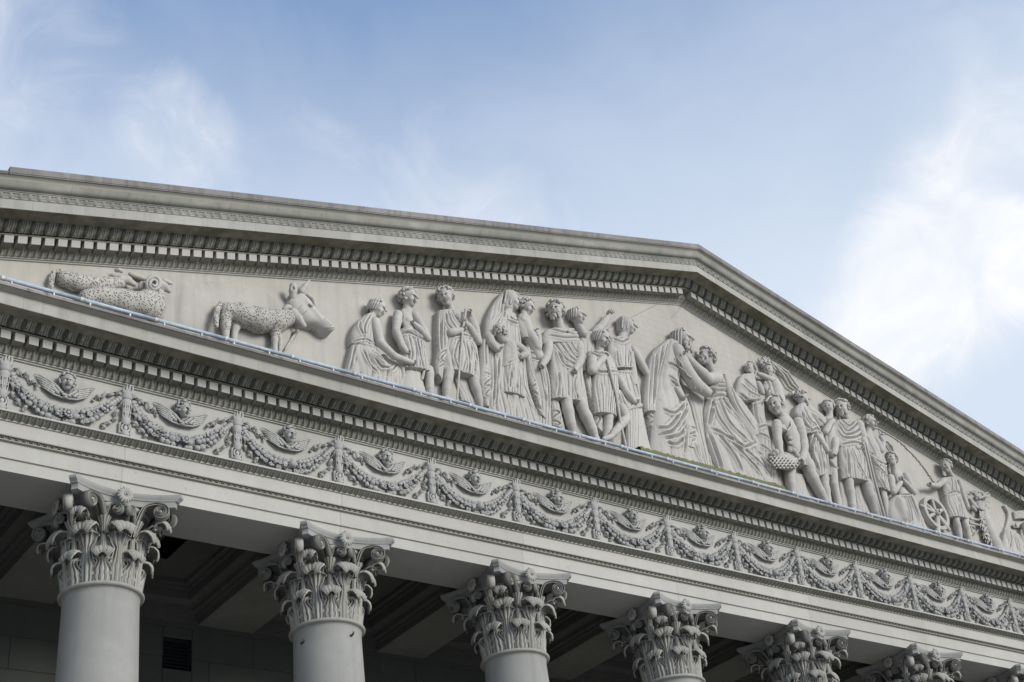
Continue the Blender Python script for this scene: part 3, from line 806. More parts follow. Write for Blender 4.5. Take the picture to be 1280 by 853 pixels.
# ------------------------------------------------------------------ Corinthian columns
CY = .15
def leaf(th0, zb, zt, rt, wmid, wtip, rb=.147, curl=.026, turn=3.5, nu=33, nv=44, seed=0, belly=.012, lobes=4.5):
    """acanthus leaf rising from the bell and rolling over at the tip; th0 about the axis (0 = front)"""
    r = random.Random(seed)
    # spine in (radius, height)
    hz = zt-curl*1.02          # where the roll starts
    sp = [(rb, zb), (rb+belly*.35, zb+(hz-zb)*.3), (rb+belly*.8, zb+(hz-zb)*.6), (rb+belly+.004, hz-.016), (rt-curl*1.42, hz-curl*.05)]
    a0 = math.radians(158)
    c = (rt-curl*.95, zt-curl)
    for i in range(8):
        a = a0-(turn-.35)*i/7
        rr = curl*(1-.22*i/7)
        sp.append((c[0]+rr*math.cos(a), c[1]+rr*math.sin(a)))
    S = smooth_curve(sp, nv)
    tn = np.gradient(S, axis=0); tn /= np.linalg.norm(tn, axis=1)[:, None]; nr = np.stack([tn[:, 1], -tn[:, 0]], 1)
    t = np.linspace(0, 1, nv)
    L = np.concatenate([[0], np.cumsum(np.linalg.norm(np.diff(S, axis=0), axis=1))]); t = L/L[-1]
    w = wmid*(.95+.22*np.sin(np.clip(t/.35, 0, 1)*PI)-.30*np.exp(-((t-.42)/.12)**2)) + (wtip-wmid*.95)*np.clip((t-.46)/.2, 0, 1)
    w = w*np.sqrt(np.clip((1.02-t)/.12, 0, 1))
    lob = np.abs(np.sin(t*PI*lobes+.3))**.6
    w = w*np.where(t < .62, .78+.26*lob, .93+.07*np.abs(np.sin(t*60)))
    s = np.linspace(-1, 1, nu)
    P = np.zeros((nv, nu, 3)); Bk = np.zeros((nv, nu, 3))
    for i in range(nv):
        rr, zz = S[i]
        off = .0042*np.exp(-(s/.13)**2)*(1-t[i]*.5) - .010*s**2*(1 if t[i] < .6 else 1-.6*(t[i]-.6)/.4)
        k_ = 1-.75*min(max((t[i]-.55)/.15, 0), 1)
        fan = .0032*np.cos(s*PI*4.2)*(np.abs(s) > .12)*k_
        fine = .0012*np.cos(s*PI*13)
        deep = -.0060*np.exp(-((np.abs(s)-.60)/.10)**2)*lob[i]*k_
        d = off+fan+fine+deep
        ang = s*w[i]/max(rr, .14)
        R_ = rr+nr[i, 0]*d
        Z_ = zz+nr[i, 1]*d - .017*s**2*min(max((t[i]-.5)/.2, 0), 1)
        thk = .0075
        P[i, :, 0] = R_*np.sin(th0+ang); P[i, :, 1] = -R_*np.cos(th0+ang); P[i, :, 2] = Z_
        Rb = R_-nr[i, 0]*thk; Zb = Z_-nr[i, 1]*thk; ab = ang*.93
        Bk[i, :, 0] = Rb*np.sin(th0+ab); Bk[i, :, 1] = -Rb*np.cos(th0+ab); Bk[i, :, 2] = Zb
    ringP = np.concatenate([P, Bk[:, ::-1]], axis=1)     # closed cross-section
    mb = MB(); mb.grid(ringP, closev=True, flip=True)
    n = nu*2; k = (nv-1)*n
    mb.f.append([k+i for i in range(n)])
    return mb
def volute(th0, thdir, r0, r1, zc, rs, zstem, wid, turns=2.1, nseg=70, tilt=0.0, eye=.24):
    """ribbon scroll: rises in a vertical plane from (r0 at angle th0) to a spiral centred near radius r1 at angle thdir"""
    p0 = np.array([r0*math.sin(th0), -r0*math.cos(th0)]); p1 = np.array([r1*math.sin(thdir), -r1*math.cos(thdir)])
    a = p1-p0; L = np.linalg.norm(a); a /= L; nrm = np.array([-a[1], a[0]])
    if nrm @ (p0+p1) < 0: nrm = -nrm
    path = []; wd = []
    # stem
    st = smooth_curve([(0.0, zstem), (L*.10, zstem+(zc-zstem)*.45), (L*.38, zc+rs*.62), (L*.74, zc+rs*1.12), (L, zc+rs)], 26)
    for q in st[:-1]: path.append(q)
    n2 = nseg
    for i in range(n2):
        ph = i/(n2-1)*turns*2*PI; rr = rs*(1-.80*(i/(n2-1))**.9)
        path.append((L+rr*math.sin(ph), zc+rr*math.cos(ph)))
    path = np.array(path); m = len(path)
    tt = np.linspace(0, 1, m)
    tn = np.gradient(path, axis=0); tn /= np.linalg.norm(tn, axis=1)[:, None]; nn = np.stack([-tn[:, 1], tn[:, 0]], 1)
    th = rs*np.interp(tt, [0, .3, 1], [.20, .20, .11])
    W_ = wid*np.interp(tt, [0, .3, 1], [.8, 1, 1.15])
    # cross-section: raised rims and a hollow between
    cs = [(-1, -1), (-1, 1), (-.62, 1.35), (-.4, .75), (0, .55), (.4, .75), (.62, 1.35), (1, 1), (1, -1)]
    P = np.zeros((m, len(cs), 3))
    for i in range(m):
        for j, (cu, cv) in enumerate(cs):
            # cu across ribbon depth (normal of the plane), cv across its thickness
            q = path[i]+nn[i]*th[i]*cu
            nn_off = W_[i]*(.5*cv)
            xy = p0+a*q[0]+nrm*nn_off
            P[i, j] = (xy[0], xy[1], q[1])
    mb = MB(); mb.grid(P, closev=True)
    c = p0+a*L
    V, F = ball((c[0]+nrm[0]*wid*.45, c[1]+nrm[1]*wid*.45, zc), rs*eye, 10, 7); mb.add(V, F)
    mb.box(-1, 1, -1, 1, -1, 1, f=lambda x, y, z: (c[0]+a[0]*x*rs*.55+nrm[0]*y*wid*.12, c[1]+a[1]*x*rs*.55+nrm[1]*y*wid*.12, zc+z*rs*.55))
    return mb
def ball(c, r, n=12, m=8, sc=(1, 1, 1), rot=None):
    th = np.linspace(0, 2*PI, n, endpoint=False); ph = np.linspace(0, PI, m)
    P = np.stack([np.sin(ph)[:, None]*np.cos(th), np.sin(ph)[:, None]*np.sin(th), np.cos(ph)[:, None]+0*th], -1)
    P = P*np.array(sc)*r
    if rot is not None: P = P@rot.T
    return P.reshape(-1, 3)+np.array(c), grid_faces(m, n, False, True)
def abacus_prof(side_n=15):
    """outline of the concave abacus at unit scale -> (x,y) ring with cut corners"""
    pts = []
    hc, cut, dip = .232, .024, .062
    for q in range(4):
        a = q*PI/2
        for i in range(side_n):
            s = -1+2*i/(side_n-1)
            x = s*(hc-cut*.7); y = -(hc+.004)+dip*(1-s*s)**1.0
            pts.append((x*math.cos(a)-y*math.sin(a), x*math.sin(a)+y*math.cos(a)))
    return np.array(pts)
def make_column():
    root = thing('stone_column', (0, CY, ZF), 'tall smooth column', 'column', 'columns of the porch')
    cz = np.array([0, CY, 0])
    def loc(m): # capital pieces are modelled about the axis
        m.v = [v+cz for v in m.v]; return m
    # shaft with entasis, base
    zb = ZF+.17; zt = -.402
    prof = []
    for i in range(30):
        t = i/29; prof.append((.1705-.0265*t**1.7, zb+(zt-zb)*t))
    prof = [(.180, zb-.012), (.180, zb-.002), (.174, zb+.012)]+prof[1:-1]+[(.1445, zt-.006), (.147, zt+.003), (.1505, zt+.006), (.1505, zt+.0105)]
    mb = MB(); mb.grid(lathe(prof, 72), closev=True); loc(mb).build('shaft', M['shaft'], root)
    # astragal
    pr = [(.148, zt+.0085)]+[(.1495+.0135*math.cos(a), -.3865+.0095*math.sin(a)) for a in np.linspace(-1.45, 1.5, 12)]+[(.146, -.376)]
    mb = MB(); mb.grid(lathe(pr, 72), closev=True); loc(mb).build('astragal', M['capital'], root)
    pr = [(.235, ZF), (.235, ZF+.045)]+[(.205+.030*math.cos(a), ZF+.075+.028*math.sin(a)) for a in np.linspace(-1.5, 1.5, 10)]+[(.195, ZF+.108)]+[(.186+.016*math.cos(a), ZF+.13+.018*math.sin(a)) for a in np.linspace(-1.5, 1.5, 10)]+[(.18, zb-.012)]
    mb = MB(); mb.grid(lathe(pr, 72), closev=True); loc(mb).build('base', M['shaft'], root)
    cap = mesh_root = None
    # bell of the capital
    pr = [(.140, -.380), (.1395, -.30), (.142, -.2), (.150, -.12), (.168, -.075), (.176, -.062), (.174, -.056), (.12, -.052)]
    mb = MB(); mb.grid(lathe(pr, 64), closev=True); cap = loc(mb).build('capital', M['capital'], root)
    CP = []
    def part(m, name):
        o = loc(m).build(name, M['capital'], cap); CP.append(o); return o
    for i in range(8):
        th = math.radians(22.5+45*i)
        part(leaf(th, -.380, -.243, .186, .040, .043, seed=i, curl=.0235), 'acanthus_leaf')
    for i in range(8):
        th = math.radians(45*i)
        part(leaf(th, -.378, -.143, .214, .034, .052, rb=.145, seed=20+i, belly=.016, curl=.0295, lobes=6.5), 'acanthus_leaf')
    # small pointed husks between the leaves (cauliculi)
    for i in range(8):
        th = math.radians(22.5+45*i)
        mb = MB()
        pr = smooth_curve([(.012, -.235), (.0105, -.20), (.010, -.178), (.0145, -.172), (.0145, -.167), (.011, -.162), (.016, -.145), (.024, -.122)], 22)
        n = 18; ph = np.linspace(0, 2*PI, n, endpoint=False)
        P = np.zeros((len(pr), n, 3))
        for a_, (rr, z) in enumerate(pr):
            rr2 = rr*(1+.13*np.cos(ph*9))
            Rc = .150+.028*(a_/len(pr))**1.5
            P[a_, :, 0] = Rc*math.sin(th)+rr2*np.cos(ph)*math.cos(th)+rr2*np.sin(ph)*math.sin(th)*.9
            P[a_, :, 1] = -Rc*math.cos(th)+rr2*np.cos(ph)*math.sin(th)-rr2*np.sin(ph)*math.cos(th)*.9
            P[a_, :, 2] = z
        mb.grid(P, closev=True); part(mb, 'husk')
    # scrolls: a pair under every corner, a smaller pair under every rosette, leaves curling under the corner scrolls
    for q in range(4):
        a = q*PI/2
        for sg in (-1, 1):
            cth = a+sg*PI/4
            part(volute(a+sg*math.radians(20), cth-sg*math.radians(9), .160, .250, -.082, .0315, -.185, .030), 'corner_scroll')
            part(volute(a+sg*math.radians(22), a+sg*math.radians(7.0),   .162, .186, -.091, .0205, -.180, .024, turns=1.8, tilt=0), 'inner_scroll')
    for q in range(4):
        th = PI/4+q*PI/2
        part(leaf(th, -.20, -.107, .262, .036, .031, rb=.152, seed=50+q, belly=.03, curl=.018, nv=32, lobes=5), 'acanthus_leaf')
    # abacus: concave sides, cavetto below, ovolo on top
    ring = abacus_prof(17)
    lev = [(.915, -.0535), (.925, -.052), (.918, -.046), (.918, -.036), (.925, -.030), (.955, -.0265), (.955, -.0235), (.97, -.0195), (.995, -.013), (1.0, -.0075), (.998, -.0015), (.985, .0)]
    P = np.array([[(x*s, y*s, z) for x, y in ring] for s, z in lev])
    mb = MB(); mb.grid(P, closev=True); n = len(ring)
    mb.f.append(list(range(n))); mb.f.append([(len(lev)-1)*n+i for i in range(n)][::-1])
    o = loc(mb).build('abacus', M['abacus'], cap, smooth=True); autosmooth(o, 32); CP.append(o)
    # rosettes
    for q in range(4):
        a = q*PI/2; mb = MB()
        cx_, cy_, cz_ = 0, -.190, -.030
        def put(V):
            V = np.asarray(V); x, y, z = V[:, 0], V[:, 1], V[:, 2]
            return np.stack([x*math.cos(a)-y*math.sin(a), x*math.sin(a)+y*math.cos(a), z], 1)
        for k in range(16):
            ph = k*2*PI/16+.1; ro = .0355 if k % 2 else .0325
            pts = [(cx_+math.sin(ph)*s*ro, cy_-.006-.009*math.sin(s*PI*.9), cz_+math.cos(ph)*s*ro) for s in np.linspace(.2, 1.0, 6)]
            V, F = tube(pts, [.003, .0045, .0058, .0064, .0056, .0025], 7); mb.add(put(V), F)
        V, F = ball((cx_, cy_-.002, cz_), .019, 12, 8, sc=(1, .8, 1)); mb.add(put(V), F)
        sp = [(cx_+math.sin(s*9)*.009*(1-s*.75), cy_-.012-.010*s, cz_+math.cos(s*9)*.009*(1-s*.75)) for s in np.linspace(0, 1, 22)]
        V, F = tube(sp, np.linspace(.0040, .0030, 22), 7); mb.add(put(V), F)
        part(mb, 'rosette')
        # leaf tips and small shells around the rosette
    return root, CP
col0, CP = make_column()
COLS = [(-2, None), (-1, None), (0, 'stone column farthest left, its full round shaft standing beside the porch vent'),
        (1, 'stone column second from the left, with two small iron hooks below its astragal'),
        (2, 'third stone column from the left, only a short length of shaft showing under its capital'),
        (3, 'fourth stone column from the left, shown down to its neck ring at the photo edge'),
        (4, 'fifth stone column from the left, only its leafy capital in view'),
        (5, 'sixth stone column from the left, capital cut by the bottom edge of the photo'),
        (6, 'seventh stone column at the bottom right corner, only the abacus corner showing'), (7, None), (8, None), (9, None)]
for k, lab in COLS:
    if k == 0: o = col0
    elif k in (-2, -1, 7, 8, 9):
        o = dup(col0, org=(k, CY, ZF)); lab = 'identical stone column of the porch standing outside the photo frame'
    else: o = dup(col0, org=(k, CY, ZF))
    o['label'] = lab
    if k == 1:
        for (hx, hz) in ((.030, -.447), (-.143, -.461)):
            hy = CY-math.sqrt(max(.1465**2-hx**2, 0))
            mb = MB(); q = [(k+hx, hy+.004, hz), (k+hx, hy-.010, hz), (k+hx+.002, hy-.016, hz+.006), (k+hx+.004, hy-.013, hz+.012)]
            V, F = tube(q, [.005, .0045, .004, .0035], 7); mb.add(V, F)
            mb.build('hook', M['iron'], o)
# ------------------------------------------------------------------ frieze: torches, fruit garlands, cherub heads with wings
def make_torch():
    cv = Carve(.0034)
    L = 'torch'
    for (v, r1) in ((.487, .022), (.448, .026), (.432, .021), (.300, .016)): pass
    prof = [(.262, .021), (.268, .021), (.272, .012), (.312, .013), (.318, .021), (.328, .022), (.334, .016), (.36, .0175), (.385, .019), (.398, .0205), (.402, .026), (.412, .027), (.417, .020), (.432, .020), (.438, .029), (.452, .031), (.458, .024)]
    for i in range(len(prof)-1):
        (v0, r0), (v1, r1) = prof[i], prof[i+1]
        cv.seg(L, (0, v0, .012), (0, v1, .012), r0*.85, r1*.85, .002)
    for i in range(5):                      # flutes of the shaft
        u = -.015+.0075*i; cv.seg(L, (u, .335, .024), (u*1.15, .395, .029), .0024, .003, .001)
    rg = random.Random(3)
    for i in range(22):                     # flames
        u = (rg.random()*2-1)*.022; t = rg.random()
        cv.seg(L, (u, .455, .018+.012*t), (u*1.1+(rg.random()-.5)*.012, .472+.02*(1-abs(u)/.03)*rg.random()+.004, .02+.016*t), .0062, .0022, .003)
    # square plaque with a boss at the foot
    def box(P): 
        q = np.abs(P-np.array([0, .290, .006], np.float32))-np.array([.027, .026, .011], np.float32)
        return np.maximum(q.max(-1), -1)
    cv.add(L, box, (-.03, .262, -.006), (.03, .318, .02), .002)
    cv.add(L, lambda P: np.abs(np.hypot(P[..., 0], P[..., 1]-.290)-.0165)-.0035+np.maximum(P[..., 2]-.021, 0), (-.022, .268, 0), (.022, .312, .024), .001)
    cv.ell(L, (0, .290, .018), (.008, .008, .008))
    V, F = cv.build_layer(L); V = relax(V, F)
    return V, F
def ribbon(cv, pts, wd=.0075, lay='ribbon', wz=.012, waves=5, seed=0):
    S = smooth_curve([(p[0], p[1]) for p in pts], 46)
    tn = np.gradient(S, axis=0); tn /= np.linalg.norm(tn, axis=1)[:, None]; nn = np.stack([-tn[:, 1], tn[:, 0]], 1)
    for i in range(45):
        z = wz+.009*math.sin(i/45*waves*2*PI+seed); z2 = wz+.009*math.sin((i+1)/45*waves*2*PI+seed)
        for e in (-1, 0, 1):
            a = S[i]+nn[i]*wd*.5*e*(1 if e else 0); b = S[i+1]+nn[i+1]*wd*.5*e
            cv.seg(lay, (a[0], a[1], z), (b[0], b[1], z2), .0034, .0034, .002)
def make_ribbons(seed):
    """ribbons fluttering from one torch on both sides, relative to the torch axis"""
    cv = Carve(.0034)
    for sx in (-1, 1):
        a = .012 if sx > 0 else -.012
        ribbon(cv, [(.020*sx, .440), (.045*sx, .452), (.068*sx, .432), (.088*sx, .436), (.105*sx, .405), (.122*sx, .412), (.138*sx, .388)], waves=4, seed=seed)
        ribbon(cv, [(.018*sx, .405), (.030*sx, .375), (.045*sx, .350), (.036*sx, .330), (.055*sx, .318), (.066*sx, .300), (.092*sx, .292), (.088*sx, .272)], waves=4, seed=seed+2)
        cv.ell('ribbon', (.085*sx, .272, .012), (.006, .009, .006))
    V, F = cv.build_layer('ribbon'); return relax(V, F), F
def fest_path(n):
    return smooth_curve([(.022, .432), (.052, .378), (.105, .322), (.165, .290), (.245, .280), (.325, .298), (.390, .342), (.440, .392), (.478, .432)], n)
def fruit_shape(cv, c, r, kind, rg):
    u, v, w_ = c; L = 'fruit'
    if kind == 'apple':
        cv.ell(L, c, (r, r*.93, r*.9), None, .002); cv.ell(L, (u+r*.1, v-r*.1, w_+r*.95), (r*.22,)*3, None, .001, 'sub'); cv.ell(L, (u+r*.1, v-r*.1, w_+r*.82), (r*.12,)*3, None, .001)
    elif kind == 'flower':
        for k in range(8):
            a = k*PI/4; cv.ell(L, (u+math.cos(a)*r*.72, v+math.sin(a)*r*.72, w_+r*.35), (r*.33, r*.33, r*.22), None, .001)
        cv.ell(L, (u, v, w_), (r*.8, r*.8, r*.6), None, .002); cv.ell(L, (u, v, w_+r*.5), (r*.34, r*.34, r*.3), None, .001)
    elif kind == 'pine':
        cv.ell(L, c, (r*.9, r*1.15, r*.8), None, .002)
        for k in range(14): cv.ell(L, (u+rg.uniform(-.7, .7)*r, v+rg.uniform(-.9, .9)*r, w_+r*.62), (r*.2,)*3, None, .001)
    elif kind == 'grapes':
        for k in range(9): cv.ell(L, (u+rg.uniform(-.75, .75)*r, v+rg.uniform(-.75, .75)*r, w_+rg.uniform(0, .6)*r), (r*.34,)*3, None, .0008)
    else:
        a = rg.random()*PI
        for k in range(5):
            b = a+(k-2)*.45; cv.seg(L, (u, v, w_), (u+math.cos(b)*r*1.25, v+math.sin(b)*r*1.25, w_+r*.25), r*.24, r*.10, .001)
def make_garland(seed):
    rg = random.Random(seed); cv = Carve(.0028)
    S = fest_path(60); n = len(S)
    for i in range(n-1):
        t = i/(n-1); th = .006+.0145*math.sin(t*PI)**1.3
        cv.seg('foliage', (*S[i], .002), (*S[i+1], .002), th*1.02, th*1.02, .003)  # dark core under the fruit, painted shade for the crevices
    for side in (0, 1):      # bound straps at both ends
        for k in range(4):
            i = 2+k*2 if not side else n-3-k*2
            u, v = S[i]; cv.ell('fruit', (u, v, .016), (.0125, .0125, .012), None, .001)
            for e in (-1, 1): cv.ell('fruit', (u+e*.010, v+.006*e, .016), (.006, .010, .006), None, .001)
    for row in range(3):
        t = .10
        while t < .91:
            i = int(t*(n-1)); th = .006+.0175*math.sin(t*PI)**1.2
            nx = S[min(i+1, n-1)]-S[i-1]; nx /= np.linalg.norm(nx); nn = np.array([-nx[1], nx[0]])
            o = (row-1)*th*.98+rg.uniform(-.002, .002)
            r = th*(.50+.22*rg.random())
            kind = rg.choices(['apple', 'flower', 'pine', 'grapes', 'leafy'], [5, 2, 1.4, 1.6, 1.8])[0]
            c = (S[i][0]+nn[0]*o, S[i][1]+nn[1]*o, .014+th*(.75 if row == 1 else .38))
            fruit_shape(cv, c, r, kind, rg)
            t += r*1.62/.62
    fruit_shape(cv, (S[n//2][0], S[n//2][1]+.002, .044), .019, ['flower', 'apple', 'flower'][seed % 3], rg)
    for i in range(120):     # leaf tips sticking out between the fruit
        t = rg.random(); j = int(t*(n-2)); th = .007+.019*math.sin(t*PI)**1.2; sgn = rg.choice((-1, 1))
        tn = S[j+1]-S[j]; tn /= np.linalg.norm(tn); nn = np.array([-tn[1], tn[0]])*sgn
        a = S[j]+nn*th*rg.uniform(.3, .9); b = a+nn*.010*rg.uniform(.6, 1.3)+tn*rg.uniform(-.006, .010)
        cv.seg('foliage', (*a, .014), (*b, rg.uniform(.008, .022)), .0045, .0018, .001)
    return {l: (lambda r: (relax(r[0], r[1], 1, .3), r[1]))(cv.build_layer(l)) for l in ('fruit', 'foliage')}
def make_cherub(seed, yaw):
    cv = Carve(.0026)
    head(cv, (.245, .432, .030), .037, yaw=yaw, pitch=-14, roll=[0, 6, -5][seed % 3], hair='curly', seed=seed)
    for sx in (-1, 1):
        for k in range(6):       # long feathers nested one above the other, sweeping under the head to the wing tip
            p0 = (.245+sx*(.004+.004*k), .3640+.0085*k); p1 = (.245+sx*(.046+.003*k), .3680+.0105*k)
            p2 = (.245+sx*(.082+.004*k), .3890+.0110*k); p3 = (.245+sx*(.098+.0056*k), .4040+.0095*k)
            cv.chain('wing', [(*p0, .018), (*p1, .022+.001*k), (*p2, .016), (*p3, .006)], [.0040, .0042, .0036, .0020], .0001)
        for r_ in range(2):
            for k in range(5):   # short covert feathers like scales
                t = k/4; cv.ell('wing', (.245+sx*(.012+.022*r_+.026*t), .374+.030*t+.004*r_, .031-.004*t-.004*r_), (.0075, .0062, .005), None, .0001)
    cv.ell('wing', (.245, .372, .022), (.016, .012, .010), None, .002)
    return {l: (lambda r: (relax(r[0], r[1]), r[1]))(cv.build_layer(l)) for l in ('skin', 'hair', 'wing')}
TW = make_torch(); RB = [make_ribbons(0), make_ribbons(1.7)]
GL = [make_garland(s_) for s_ in (0, 1, 2)]
CH = [make_cherub(s_, y_) for s_, y_ in ((0, 4), (1, 16), (2, -10))]
ORDER = ['leftmost', 'second', 'third', 'fourth', 'fifth', 'sixth', 'seventh', 'eighth', 'ninth', 'tenth', 'eleventh', 'twelfth', 'thirteenth', 'fourteenth', 'fifteenth']
def shift(V, dx): W_ = V.copy(); W_[:, 0] += dx; return W_
_t0 = _g0 = None; cache = {}
def put(key, name, V, F, mat, base_u, parent=None, org=None):
    """first use builds the mesh, later ones share its data"""
    if key in cache:
        o = cache[key].copy(); C.objects.link(o)
        if parent is not None: o.parent = parent
        else: o.location = T(org)[0]
        o.name = name
        for q in ('label',):
            if q in o: del o[q]
        return o
    P = uvw(shift(V, base_u))
    o = mesh(name, P, F, mat, parent, org); cache[key] = o
    return o
def ordw(i): return ORDER[i] if i == 0 else ORDER[i]+' from the left'
i_t = i_g = 0
for i, k in enumerate(range(-2, 14)):
    x = k/2
    if k >= -1:
        org = (x, 0, .29)
        t = thing('carved_torch', org, 'carved stone torch on a square foot between two fruit garlands, '+ordw(i_t), 'torch relief', 'torches carved along the frieze')
        put('torch', 'torch', TW[0], TW[1], M['orn'], x, t)
        put('rib%d' % (k % 2), 'ribbon', *RB[k % 2], M['orn'], x, t)
        i_t += 1
    org = (x+.245, 0, .28)
    if k == -2 : continue
    v = [0, 1, 2, 1, 0, 2][k % 6]
    g = thing('fruit_garland', org, None, None, None)
    for l_ in ('fruit', 'foliage'): put('gar%d%s' % (v, l_), l_, *GL[v][l_], M['fruit'] if l_ == 'fruit' else M['foliage'], x, g)
    tag(g, ['fruit garland with a round flower at its lowest point', 'sooty fruit garland with an apple lowest', 'garland of fruit and leaves'][v]+', '+ordw(i_g), 'garland', 'fruit garlands along the frieze', 'thing')
    v2 = [1, 0, 2, 0, 1, 2][k % 6]
    c = thing('winged_cherub_head', (x+.245, 0, .42), 'curly cherub head with spread wings above the garland, '+ordw(i_g), 'cherub relief', 'winged cherub heads along the frieze')
    for l, nm, mt in (('skin', 'face', M['orn']), ('hair', 'hair', M['orn']), ('wing', 'wings', M['orn'])):
        put('ch%d%s' % (v2, l), nm, *CH[v2][l], mt, x, c)
    i_g += 1
# ------------------------------------------------------------------ the carved story in the gable
# every figure is surveyed on the plane of the wall: (x, y) of a tracing sheet -> point of the wall at depth w
SH = {'A': (425, 350, 5.332), 'W': (590, 350, 4.738), 'M': (670, 370, 4.265), 'J': (790, 400, 4.062), 'H': (900, 430, 4.265),
      'R': (980, 480, 4.739), 'E': (1090, 550, 5.685), 'S': (50, 325, 6.737), 'B': (200, 335, 5.565)}
FH = .0033
class Fig:
    def __init__(s, sheet, name, label, cat='relief figure', group='stone figures carved in the gable', h=None):
        s.o = SH[sheet]; s.name, s.label, s.cat, s.group = name, label, cat, group
        s.cv = Carve(h or FH); s.H = {}; s.seed = len(label)
        s.big = 42; s.flat = .40; s.wt = .018
    def px(s, x, y): return s.o[0]+x/s.o[2], s.o[1]+y/s.o[2]
    def p(s, x, y, w=.04):
        u, v = at(*s.px(x, y), w); return (u, v, w)
    def r(s, x, y, r): return rad(*s.px(x, y), r/s.o[2])
    def limb(s, layer, pts, k=.006):
        flat = 1.0
        if layer == 'body' and max(q[3] for q in pts) >= s.big:   # trunk of the body: shallow relief under the cloth
            flat = s.flat; pts = [(q[0], q[1], min(q[2], s.wt), q[3]) for q in pts]
        P = [s.p(q[0], q[1], q[2]) for q in pts]; Rr = [s.r(q[0], q[1], q[3]) for q in pts]
        if layer == 'body' and flat == 1.0 and max(q[3] for q in pts) < 37:    # limbs swell over the muscle and narrow at the joint
            P2, R2 = [P[0]], [Rr[0]]
            for i in range(len(P)-1):
                a, b = np.array(P[i]), np.array(P[i+1])
                for t, g in ((.16, .99), (.38, 1.10), (.62, 1.03), (.85, .95), (1.0, .97)):
                    P2.append(tuple(a+(b-a)*t)); R2.append((Rr[i]+(Rr[i+1]-Rr[i])*t)*g)
            P, Rr = P2, R2
        s.cv.chain(layer, P, Rr, k, flat)
    def blob(s, layer, x, y, w, rx, ry=None, rz=None, k=.006, op='add'):
        a = s.r(x, y, rx); b = s.r(x, y, ry if ry else rx); c = s.r(x, y, rz if rz else rx)
        s.cv.ell(layer, s.p(x, y, w), (a, b, c), None, k, op)
    def head(s, x, y, r, yaw=0, pitch=-12, roll=0, hair='curly', beard=False, w=.052, neck=None, hl='hair', nr=.42):
        px, py = s.px(x, y); az = math.degrees(AZ+math.atan((px-640)/F_PX))
        L, R = head(s.cv, s.p(x, y, w), s.r(x, y, r), yaw-az*.92, pitch, roll, hair if hair != 'veil' else 'none', beard, 'body', hl, s.seed,
                    None if neck is None else s.p(neck[0], neck[1], .034), nr)
        rr = s.r(x, y, r)
        if hair == 'veil':
            s.cv.ell('robe', L(0, .22, -.22), (.98*rr, 1.02*rr, 1.0*rr), R, .1*rr)
            s.cv.ell('robe', L(0, -.65, -.45), (.90*rr, .8*rr, .8*rr), R, .3*rr)
            s.cv.ell('robe', L(0, -.12, 1.02), (.60*rr, .92*rr, .80*rr), R, .05*rr, 'sub')
            for i in range(7):
                a = -2.4+i*.8
                s.cv.chain('robe', [L(math.sin(a)*.2, 1.2, -.25), L(math.sin(a)*.92, .6, -.25+math.cos(a)*.85), L(math.sin(a)*1.0, -.7, -.4+math.cos(a)*.7)], [.06*rr, .12*rr, .11*rr], .015*rr)
            s.cv.ell('hair', L(0, .62, .52), (.55*rr, .22*rr, .32*rr), R, .05*rr)
    def hand(s, x, y, w, dx, dy, r, layer='body', **k):
        a = s.p(x, y, w); b = s.p(x+dx*20, y+dy*20, w)
        hand(s.cv, layer, a, (b[0]-a[0], b[1]-a[1]), s.r(x, y, r), **k)
    # drapery -------------------------------------------------------------
    def grid(s, layer):
        if layer not in s.H: s.H[layer] = []
        return s.H[layer]
    def drape(s, layer, rows, w=.04, bulge=.012, n=5, amp=.006, edge=.6, ph=0.0, top=.35, wob=.35):
        """cloth hanging over the figure: rows of (xl, yl, xr, yr[, w]) from top to bottom"""
        rows = [tuple(q) if len(q) == 5 else (*q, w) for q in rows]
        Lp = np.array([s.p(q[0], q[1], q[4]) for q in rows]); Rp = np.array([s.p(q[2], q[3], q[4]) for q in rows])
        s.grid(layer).append(('d', Lp, Rp, bulge, n, amp, edge, ph, top, wob))
    def crease(s, pts, sig=5.5, amp=.0075, layer='robe'):
        P = np.array([s.p(*q)[:2] for q in pts]); sg = s.r(pts[0][0], pts[0][1], sig)
        s.grid(layer).append(('c', P, sg, amp))
    def creases(s, *L, **k):
        for q in L: s.crease(q, **k)
    def swell(s, pts, sig, amp, layer='robe'):
        P = np.array([s.p(*q)[:2] for q in pts]); sg = s.r(pts[0][0], pts[0][1], sig)
        s.grid(layer).append(('s', P, sg, amp))
